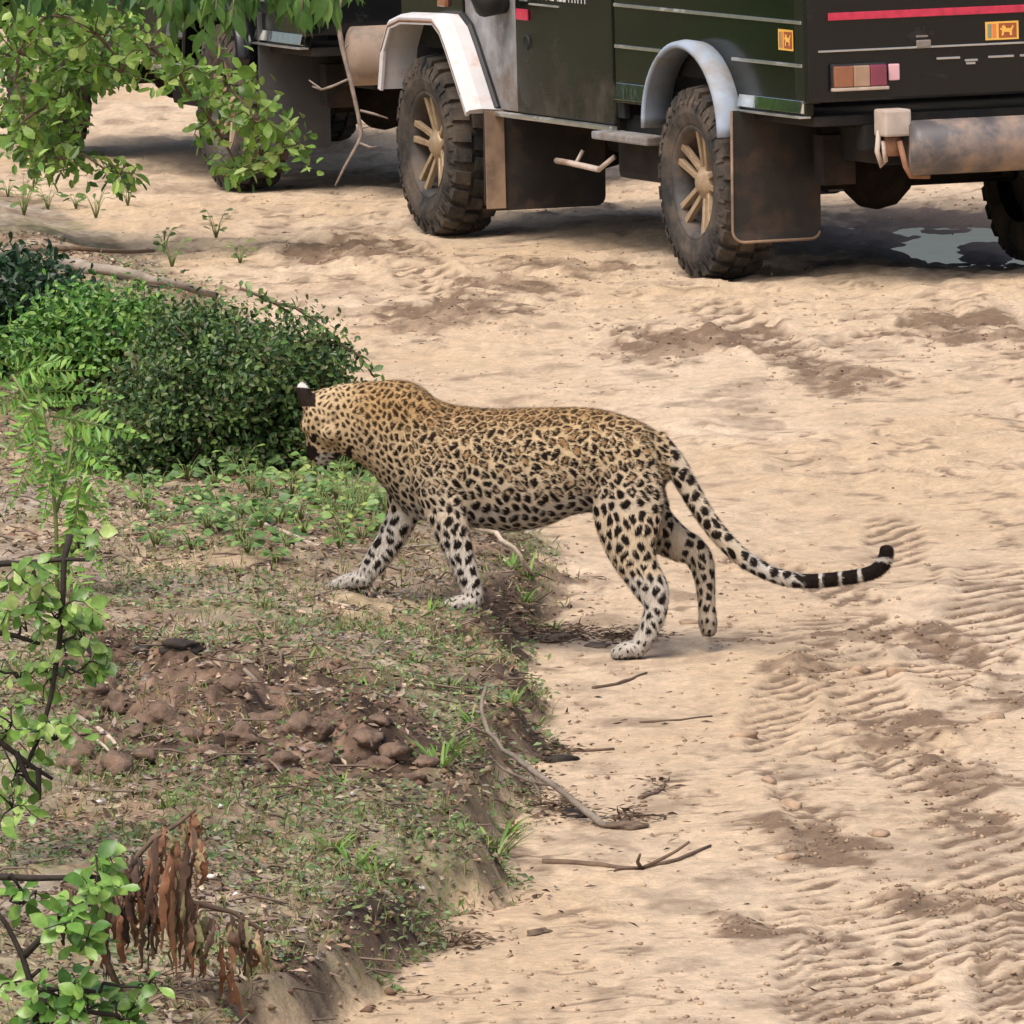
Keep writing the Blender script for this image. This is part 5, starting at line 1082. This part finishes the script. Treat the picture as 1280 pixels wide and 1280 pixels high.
# ---- ground cover and litter on the verge (uncountable)
def scatter_ground(n, xr, yr, on_verge, seed, freq, thr):
    x = rng.uniform(*xr, n); u = rng.random(n); y = 1 / (1 / yr[0] + (1 / yr[1] - 1 / yr[0]) * u)
    e, d, vg, hv = ground_parts(x, y); k = (d > on_verge) & (fbm(x * freq, y * freq * .6, seed, 3) > thr) if on_verge is not None else np.ones(n, bool)
    x, y = x[k], y[k]; z, _ = h_full(x, y); return np.stack([x, y, z], 1)
def ground_stuff():
    P = scatter_ground(90000, (-2.6, .6), (17.9, 40), -.04, 200, 2.2, -.08); n = len(P); P[:, 2] += rng.uniform(-.002, .022, n) 
    P = P[mound_mask(P[:, 0], P[:, 1]) < rng.uniform(.35, .9, n)]; n = len(P)
    V, Fq, C = leaf_cloud(P, rng.normal(0, 1, (n, 3)) * np.array([1, 1, .35]) + np.array([0, 0, .15]), rng.normal(0, .45, (n, 3)) + np.array([0, -.3, .9]), rng.uniform(.010, .026, n), rng.uniform(.003, .008, n), pick([(.10, .17, .055), (.14, .22, .07), (.20, .27, .09), (.22, .24, .11), (.16, .20, .11)], n))
    o = link('ground_cover', raw_mesh('ground_cover', V, [Fq], C), LEAFM); tag(o, 'sparse tiny-leaved green ground cover creeping over the verge', 'ground cover', kind='stuff')
    P = scatter_ground(60000, (-2.6, .55), (17.9, 38), -.02, 210, 3.1, -.1); n = len(P); P[:, 2] -= .003
    V, Fq, C = leaf_cloud(P, rng.normal(0, .55, (n, 3)) + np.array([0, 0, .8]), rng.normal(0, .5, (n, 3)) + np.array([0, -1, .2]), rng.uniform(.015, .05, n), rng.uniform(.0010, .0022, n), pick([(.15, .24, .06), (.20, .27, .08), (.33, .30, .15), (.42, .35, .20)], n))
    o = link('short_grass', raw_mesh('short_grass', V, [Fq], C), LEAFM); tag(o, 'thin short grass blades and straw over the worn verge', 'grass', kind='stuff')
    P = scatter_ground(110000, (-2.7, .75), (17.9, 42), -.10, 220, 2.7, -.25); n = len(P)
    e, d, vg, hv = ground_parts(P[:, 0], P[:, 1]); P = P[(d > .06) | (rng.random(n) < .18)]; n = len(P); P[:, 2] += rng.uniform(0, .008, n)
    V, Fq, C = leaf_cloud(P, rng.normal(0, 1, (n, 3)) * np.array([1, 1, .25]), rng.normal(0, .5, (n, 3)) + np.array([0, -.2, .9]), rng.uniform(.010, .035, n), rng.uniform(.002, .008, n), pick([(.10, .07, .045), (.19, .125, .08), (.28, .20, .135), (.42, .33, .24), (.25, .21, .18), (.07, .045, .032)], n))
    o = link('leaf_litter', raw_mesh('leaf_litter', V, [Fq], C), mat_col('litter', rough=.85, spec=.2)); tag(o, 'brown and grey dead leaf litter strewn over the verge', 'leaf litter', kind='stuff')
    # bits on the sand
    n = 5200; x = rng.uniform(-2.4, 3., n); u = rng.random(n); y = 1 / (1 / 19.3 + (1 / 44 - 1 / 19.3) * u); e, d, vg, hv = ground_parts(x, y); k = (d < 0) & (rng.random(n) < .22 + .8 * np.exp(d / .35)); x, y = x[k], y[k]; z, _ = h_full(x, y); P = np.stack([x, y, z + .002], 1); n = len(P)
    Q = []
    for (a, b_, rx, ry, k) in ((640, 775, 35, 16, 260), (700, 795, 70, 10, 520), (790, 798, 45, 8, 260), (690, 945, 35, 9, 160), (700, 1015, 50, 14, 240), (790, 1025, 40, 9, 160), (660, 990, 40, 18, 220), (190, 820, 60, 12, 260), (570, 1180, 60, 14, 200), (640, 690, 40, 14, 160), (820, 985, 22, 10, 50), (620, 930, 40, 25, 240)):
        for _ in range(k): Q.append(hit_fast(a + rng.normal(0, rx * .5), b_ + rng.normal(0, ry * .5)))
    Q = np.array(Q); Q[:, 2] = h_full(Q[:, 0], Q[:, 1])[0] + rng.uniform(0, .018, len(Q)); P = np.concatenate([P, Q]); n = len(P)
    V, Fq, C = leaf_cloud(P, rng.normal(0, 1, (n, 3)) * np.array([1, .6, .15]), rng.normal(0, .4, (n, 3)) + np.array([0, -.2, .9]), rng.uniform(.008, .04, n), rng.uniform(.0015, .005, n), pick([(.05, .034, .024), (.09, .06, .04), (.15, .10, .07), (.22, .16, .11)], n))
    o = link('sand_debris', raw_mesh('sand_debris', V, [Fq], C), MATS['litter']); tag(o, 'tiny dark twig and bark crumbs lying on the sand', 'debris', kind='stuff')
    # fine roots and straws on the verge: little arched tubes
    mb = MB()
    P = scatter_ground(1500, (-2.4, .5), (18, 34), 0, 230, 2., -.2)
    for p in P[:900]:
        a = random.uniform(0, 6.28); L_ = random.uniform(.04, .16); d = np.array([math.cos(a), math.sin(a), 0]) * L_; mb.tube([p - d * .5, p + np.array([0, 0, random.uniform(.0, .03)]), p + d * .5 + np.array([0, 0, random.uniform(0, .03)])], [.0025, .003, .0015], 4, cap=False)
    o = mb.build('fine_roots', mat_basic('root_brown', (.15, .105, .08), rough=.85, var=.6, scale=4)); tag(o, 'thin dry rootlets and straws tangled over the verge', 'roots', kind='stuff')
ground_stuff()

# ---- logs, sticks, clods, pebbles
def crumbs():
    O = np.array([(1, 0, 0), (-1, 0, 0), (0, 1, 0), (0, -1, 0), (0, 0, 1), (0, 0, -1)], float); Ft = np.array([(0, 2, 4), (2, 1, 4), (1, 3, 4), (3, 0, 4), (2, 0, 5), (1, 2, 5), (3, 1, 5), (0, 3, 5)])
    def build(name, label, cat, P, S, C, mat):
        n = len(P); J = O[None] * rng.uniform(.55, 1.3, (n, 6, 1)) + rng.normal(0, .18, (n, 6, 3)); a = rng.uniform(0, 6.28, n); ca, sa = np.cos(a)[:, None], np.sin(a)[:, None]
        X = J[..., 0] * ca - J[..., 1] * sa; Y = J[..., 0] * sa + J[..., 1] * ca; V = np.stack([X, Y, J[..., 2] * .7], -1) * S[:, None, None] + P[:, None]
        Fq = (Ft[None] + (np.arange(n) * 6)[:, None, None]).reshape(-1, 3); me = raw_mesh(name, V.reshape(-1, 3), [Fq], np.repeat(C, 6, 0), smooth=True); o = link(name, me, mat); tag(o, label, cat, kind='stuff')
    n = 260000; x = rng.uniform(-2.4, 3.1, n); u = rng.random(n); y = 1 / (1 / 18.2 + (1 / 48 - 1 / 18.2) * u); e, d, vg, hv = ground_parts(x, y)
    z, tm = h_full(x, y); dmp = damp_field(x, y); w_ = .006 + .30 * np.clip(tm, 0, 1) + .30 * dmp + .06 * (fbm(x * 1.3, y * .6, 400, 3) > .12)
    k = (d < -.02) & (rng.random(n) < w_ * 1.1); x, y, z, tm, dmp = x[k], y[k], z[k], tm[k], dmp[k]; n = len(x)
    S = rng.gamma(2.2, .0024, n).clip(.0022, .0095); t = np.clip(dmp * 1.0 + tm * .5 + rng.normal(-.15, .3, n), 0, 1)[:, None]
    C = np.array([.47, .34, .23]) * (1 - t) + np.array([.23, .155, .105]) * t; C = C * rng.uniform(.62, 1.0, (n, 1))
    build('sand_crumbs', 'crumbs and grains of churned sand scattered along the tyre prints', 'sand', np.stack([x, y, z + S * .15], 1), S, C, mat_col('crumb', rough=.95, spec=.1))
    n = 60000; x = rng.uniform(-2.2, .5, n); u = rng.random(n); y = 1 / (1 / 18. + (1 / 31 - 1 / 18.) * u); e, d, vg, hv = ground_parts(x, y); mm = mound_mask(x, y)
    k = (d > -.05) & (rng.random(n) < .02 + .35 * mm ** 2 + .25 * (np.abs(d - .07) < .09) * (y < 29)); x, y = x[k], y[k]; z, _ = h_full(x, y); n = len(x); S = rng.gamma(2., .0040, n).clip(.003, .018)
    C = pick([(.17, .11, .075), (.22, .15, .10), (.10, .07, .048), (.28, .20, .14)], n)
    build('soil_crumbs', 'loose brown soil crumbs over the mound and the cut verge edge', 'soil', np.stack([x, y, z + S * .1], 1), S, C, MATS['crumb'])
crumbs()
def stick(name, label, cat, paths, rad, mat, group=None, lift=.4):
    P3 = []
    for q in paths: P3.append([hit(p[0], p[1]) + np.array([0, 0, rad * lift]) if len(p) == 2 else np.array(at_y(*p)) for p in q])
    base = P3[0][0].copy(); mb = MB()
    for i, p in enumerate(P3):
        r0 = rad if i == 0 else rad * .65; pts = np.array(p) - base
        # subdivide with a little crookedness
        fine = [pts[0]]
        for a, b_ in zip(pts[:-1], pts[1:]): fine += [(a + b_) / 2 + rng.normal(0, rad * .5, 3) * np.array([1, 1, .4]), b_]
        mb.tube(fine, [r0 * (1 - .5 * k / len(fine)) * random.uniform(.85, 1.12) for k in range(len(fine))], 8)
    o = mb.build(name, mat, None, smooth=True); o.location = base; tag(o, label, cat, group); return o
stick('fallen_log', 'grey weathered log lying on the verge behind the green shrubs', 'log', [[(78, 336), (110, 343), (150, 351), (190, 358), (230, 370), (270, 382)]], .026, mat_basic('log_grey', (.30, .25, .20), rough=.9, var=.3, scale=14, bump=.7, bscale=40), lift=1.2)
stick('fallen_branch', 'thin dark-edged branch lying beyond the grey log', 'branch', [[(20, 318), (70, 318), (130, 322), (192, 324)]], .013, BARKB, lift=1.5)
stick('dead_branch', 'thin grey curved dead branch leaning on the verge edge over dark roots', 'branch', [[(757, 1037), (725, 1008, 22.95), (690, 980, 23.0), (655, 955, 23.1), (628, 937, 23.15), (610, 915, 23.2), (602, 888, 23.25), (608, 858, 23.3)], [(690, 980, 23.0), (660, 975, 23.1), (630, 962, 23.2), (612, 945, 23.3)], [(745, 1026, 22.95), (770, 1022), (800, 1020)], [(655, 955, 23.1), (672, 985, 23.05), (676, 1005, 23.05)]], .0085, BARK)
stick('forked_twig', 'forked brown twig with an upright snag lying on bare sand', 'twig', [[(678, 1084), (730, 1082), (770, 1086), (800, 1090), (845, 1078), (888, 1060)], [(800, 1090), (830, 1072, 22.05), (862, 1052, 22.05)], [(802, 1090), (800, 1068, 22.0)], [(800, 1090), (785, 1094), (768, 1096)]], .0075, BARKB)
stick('short_stick', 'short brown stick alone on the sand near the leopard\'s hind paw', 'stick', [[(742, 862), (770, 857), (790, 850), (808, 843)]], .006, BARKB)
stick('arched_root', 'arched pale root stick beside the leopard\'s forepaw', 'root', [[(560, 655, 27.6), (590, 659, 27.6), (620, 665, 27.55), (642, 684, 27.5), (655, 706, 27.5), (665, 731)]], .0085, BARKP)
stick('pale_twig', 'long pale twig on the ground behind the leopard\'s forelegs', 'twig', [[(312, 653), (350, 664), (392, 680), (432, 687), (480, 690), (560, 686)]], .007, BARKP)
stick('charred_stick', 'blackened stub of wood poking out of the brown soil mound', 'stick', [[(206, 905), (220, 886, 24.75), (232, 870, 24.75), (238, 862, 24.75)]], .0115, BARKD)
stick('split_cane', 'pair of tan split canes lying on the soil mound beside the sapling', 'cane', [[(98, 905), (125, 922), (150, 940)], [(95, 915), (120, 930), (140, 945)]], .008, BARKP)
for lab, q, rd, mt_ in (('grey twig lying in litter right of the withered plant', [(270, 1066), (300, 1076), (335, 1084), (372, 1090)], .006, BARK), ('dark bent twig above the soil mound crest', [(300, 824), (325, 838), (352, 846), (380, 848)], .008, BARKD), ('pale bent twig just behind the soil mound crest', [(305, 846), (335, 862), (382, 872)], .006, BARK),
                        ('thin twig beside the far forepaw of the leopard', [(395, 752), (420, 760), (450, 764)], .005, BARKP), ('dark twig near the cut edge of the verge below leopard\'s belly', [(480, 858), (540, 862), (600, 866)], .006, BARKB), ('slender dry twig on the sand beside the verge roots', [(690, 942), (730, 940), (768, 938)], .006, BARKB), ('crooked twig with knobs on the sand beyond the curved branch', [(800, 1000), (820, 992), (832, 984)], .007, BARKB), ('thin straw twig on the sand right of the short stick', [(800, 905), (850, 902), (890, 897)], .004, BARKB)):
    stick('twig', lab, 'twig', [q], rd, mt_)
def lump(name, label, cat, px, py, size, mat, group=None, flat=.6, seed=0, sub=3, lift=.1):
    p = hit(px, py); bm = bmesh.new(); bmesh.ops.create_icosphere(bm, subdivisions=sub, radius=1)
    rs = np.random.default_rng(seed); ph = rs.uniform(0, 6, 9)
    for v in bm.verts:
        c = v.co; k = 1 + .20 * math.sin(3.1 * c.x + ph[0]) + .18 * math.sin(3.7 * c.y + ph[1] + 2 * c.z) + .16 * math.sin(5.3 * c.z + ph[2] + 3 * c.x) + .14 * math.sin(9 * c.x + ph[3]) * math.sin(8 * c.y + ph[4]) + .10 * math.sin(15 * c.z + ph[5]) * math.sin(14 * c.x + ph[6]) + rs.normal(0, .035); v.co = c * k
    for v in bm.verts: v.co = Vector((v.co.x * size[0], v.co.y * size[1], v.co.z * size[2]))
    me = bpy.data.meshes.new(name); bm.to_mesh(me); bm.free(); me.polygons.foreach_set('use_smooth', np.ones(len(me.polygons), bool)); o = link(name, me, mat); o.location = (p[0], p[1], p[2] + size[2] * lift); o.rotation_euler = (0, 0, rs.uniform(0, 6)); tag(o, label, cat, group); return o
CLOD = mat_basic('soil_clod', (.15, .098, .068), rough=.95, var=.45, scale=26, bump=1., bscale=60)
for i, (a, b_, s) in enumerate([(290, 862, .05), (120, 870, .035), (155, 885, .05), (200, 905, .06), (235, 925, .05), (110, 905, .04), (330, 905, .05), (380, 920, .055), (420, 915, .045), (462, 930, .045), (495, 945, .042), (520, 985, .036), (470, 960, .045), (140, 960, .06), (100, 950, .05), (180, 955, .05), (260, 950, .045), (350, 960, .045), (475, 905, .03), (400, 955, .04), (300, 930, .05), (165, 925, .04), (220, 965, .035), (530, 960, .035), (85, 965, .04)]):
    cl_, cg_ = ('brown earth clod at the mound end nearest the cut verge', 'clods at the roadside end of the mound') if a > 410 else ('brown earth clod at the mound end beside the black-twigged sapling', 'clods beside the sapling') if a < 190 else ('brown earth clod in the middle of the dug soil mound', 'clods in the middle of the mound')
    lump('soil_clod', cl_, 'clod', a, b_, (s * .72, s * .9, s * .55), CLOD, cg_, seed=i + 5)
for i, (lab, a, b_, s) in enumerate((('flat dark bark chunk beside the leopard\'s hind paw', 745, 808, (.03, .045, .008)), ('long dark bark strip at the foot of verge under the belly', 690, 800, (.045, .06, .012)), ('brown bark piece right behind the near forepaw', 640, 772, (.035, .04, .014)), ('dark curled bark with twig on the sand beside the verge', 700, 952, (.035, .05, .014)), ('black rotten wood piece above the soil mound', 225, 826, (.03, .05, .018)), ('black rotten wood scrap left of the larger rotten piece', 180, 818, (.028, .04, .018)), ('dark bark flake below the curved branch end', 722, 1022, (.03, .04, .014)), ('torn bark at the branch tip on the sand', 775, 1034, (.05, .05, .012)), ('brown leaf crumb alone on the lower sand', 672, 1168, (.022, .03, .008)))):
    lump('bark_piece', lab, 'bark', a, b_, s, BARKD if i in (4, 5, 6, 3) else BARKB, seed=40 + i)
WP = mat_basic('white_shell', (.60, .58, .54), rough=.5, var=.1)
for i, (a, b_) in enumerate([(295, 1122), (263, 1098), (527, 1101), (125, 1010), (200, 688), (275, 1012), (400, 995), (440, 990), (55, 680)]):
    lump('white_pebble', 'small white pebble lying in the verge litter', 'pebble', a, b_, (.008, .01, .006), WP, 'white pebbles in the litter', seed=70 + i, sub=1, lift=.6)
SDC = mat_basic('sand_lump', (.36, .25, .165), rough=.95, var=.3, scale=18, bump=.6, bscale=45)
for i, (a, b_) in enumerate([(960, 980), (988, 1005), (1075, 838), (1122, 843), (930, 925), (1240, 905), (985, 1075), (860, 780), (1100, 1045), (1150, 1230)]):
    lump('sand_lump', 'small crumbled lump of damp sand on the track', 'sand lump', a, b_, (.022, .03, .014), SDC, 'damp sand lumps on the track', seed=90 + i, sub=2)

# ---- trees of the roadside beyond the picture's left edge (they shade and mirror in the jeep's plates)
def tree(loc, h, rad, label):
    base = np.array([loc[0], loc[1], 0.]); base[2] = hz(base[0], base[1]) * 0; r = empty('roadside_tree', base); tag(r, label, 'tree')
    b = MB(); b.tube([(0, 0, -.1), (.1, 0, h * .3), (0, .1, h * .6)], [.2, .15, .09], 10); b.build('trunk', BARK, r, smooth=True)
    b = MB(); cl = []
    for k in range(26):
        v = unit(rng.normal(0, 1, 3)); c = np.array([0, 0, h * .62]) + v * np.array([rad, rad, h * .38]) * rng.uniform(.45, 1); cl.append(c); b.tube([(0, .05, h * rng.uniform(.3, .6)), c * .6 + rng.normal(0, .1, 3), c], [.05, .03, .012], 6)
    b.build('limb', BARK, r, smooth=True); n = 5200; cc = np.array(cl)[rng.integers(0, len(cl), n)]; P = cc + rng.normal(0, .42, (n, 3))
    V, Fq, C = leaf_cloud(P, rng.normal(0, 1, (n, 3)), rng.normal(0, .6, (n, 3)) + np.array([0, 0, .6]), rng.uniform(.12, .22, n), rng.uniform(.04, .07, n), pick([(.03, .085, .02), (.05, .12, .03), (.08, .17, .04)], n))
    f = link('crown', raw_mesh('crown', V, [Fq], C), LEAFM, r); f['kind'] = 'stuff'
tree((-9.5, 50), 4.5, 2.2, 'round-crowned green tree beside the track ahead of the jeeps'); tree((-7.5, 57), 5.5, 2.4, 'tall green tree farther along the track ahead of the jeeps'); tree((-12, 44), 5., 2.6, 'broad green tree set back from the verge left of the jeeps')
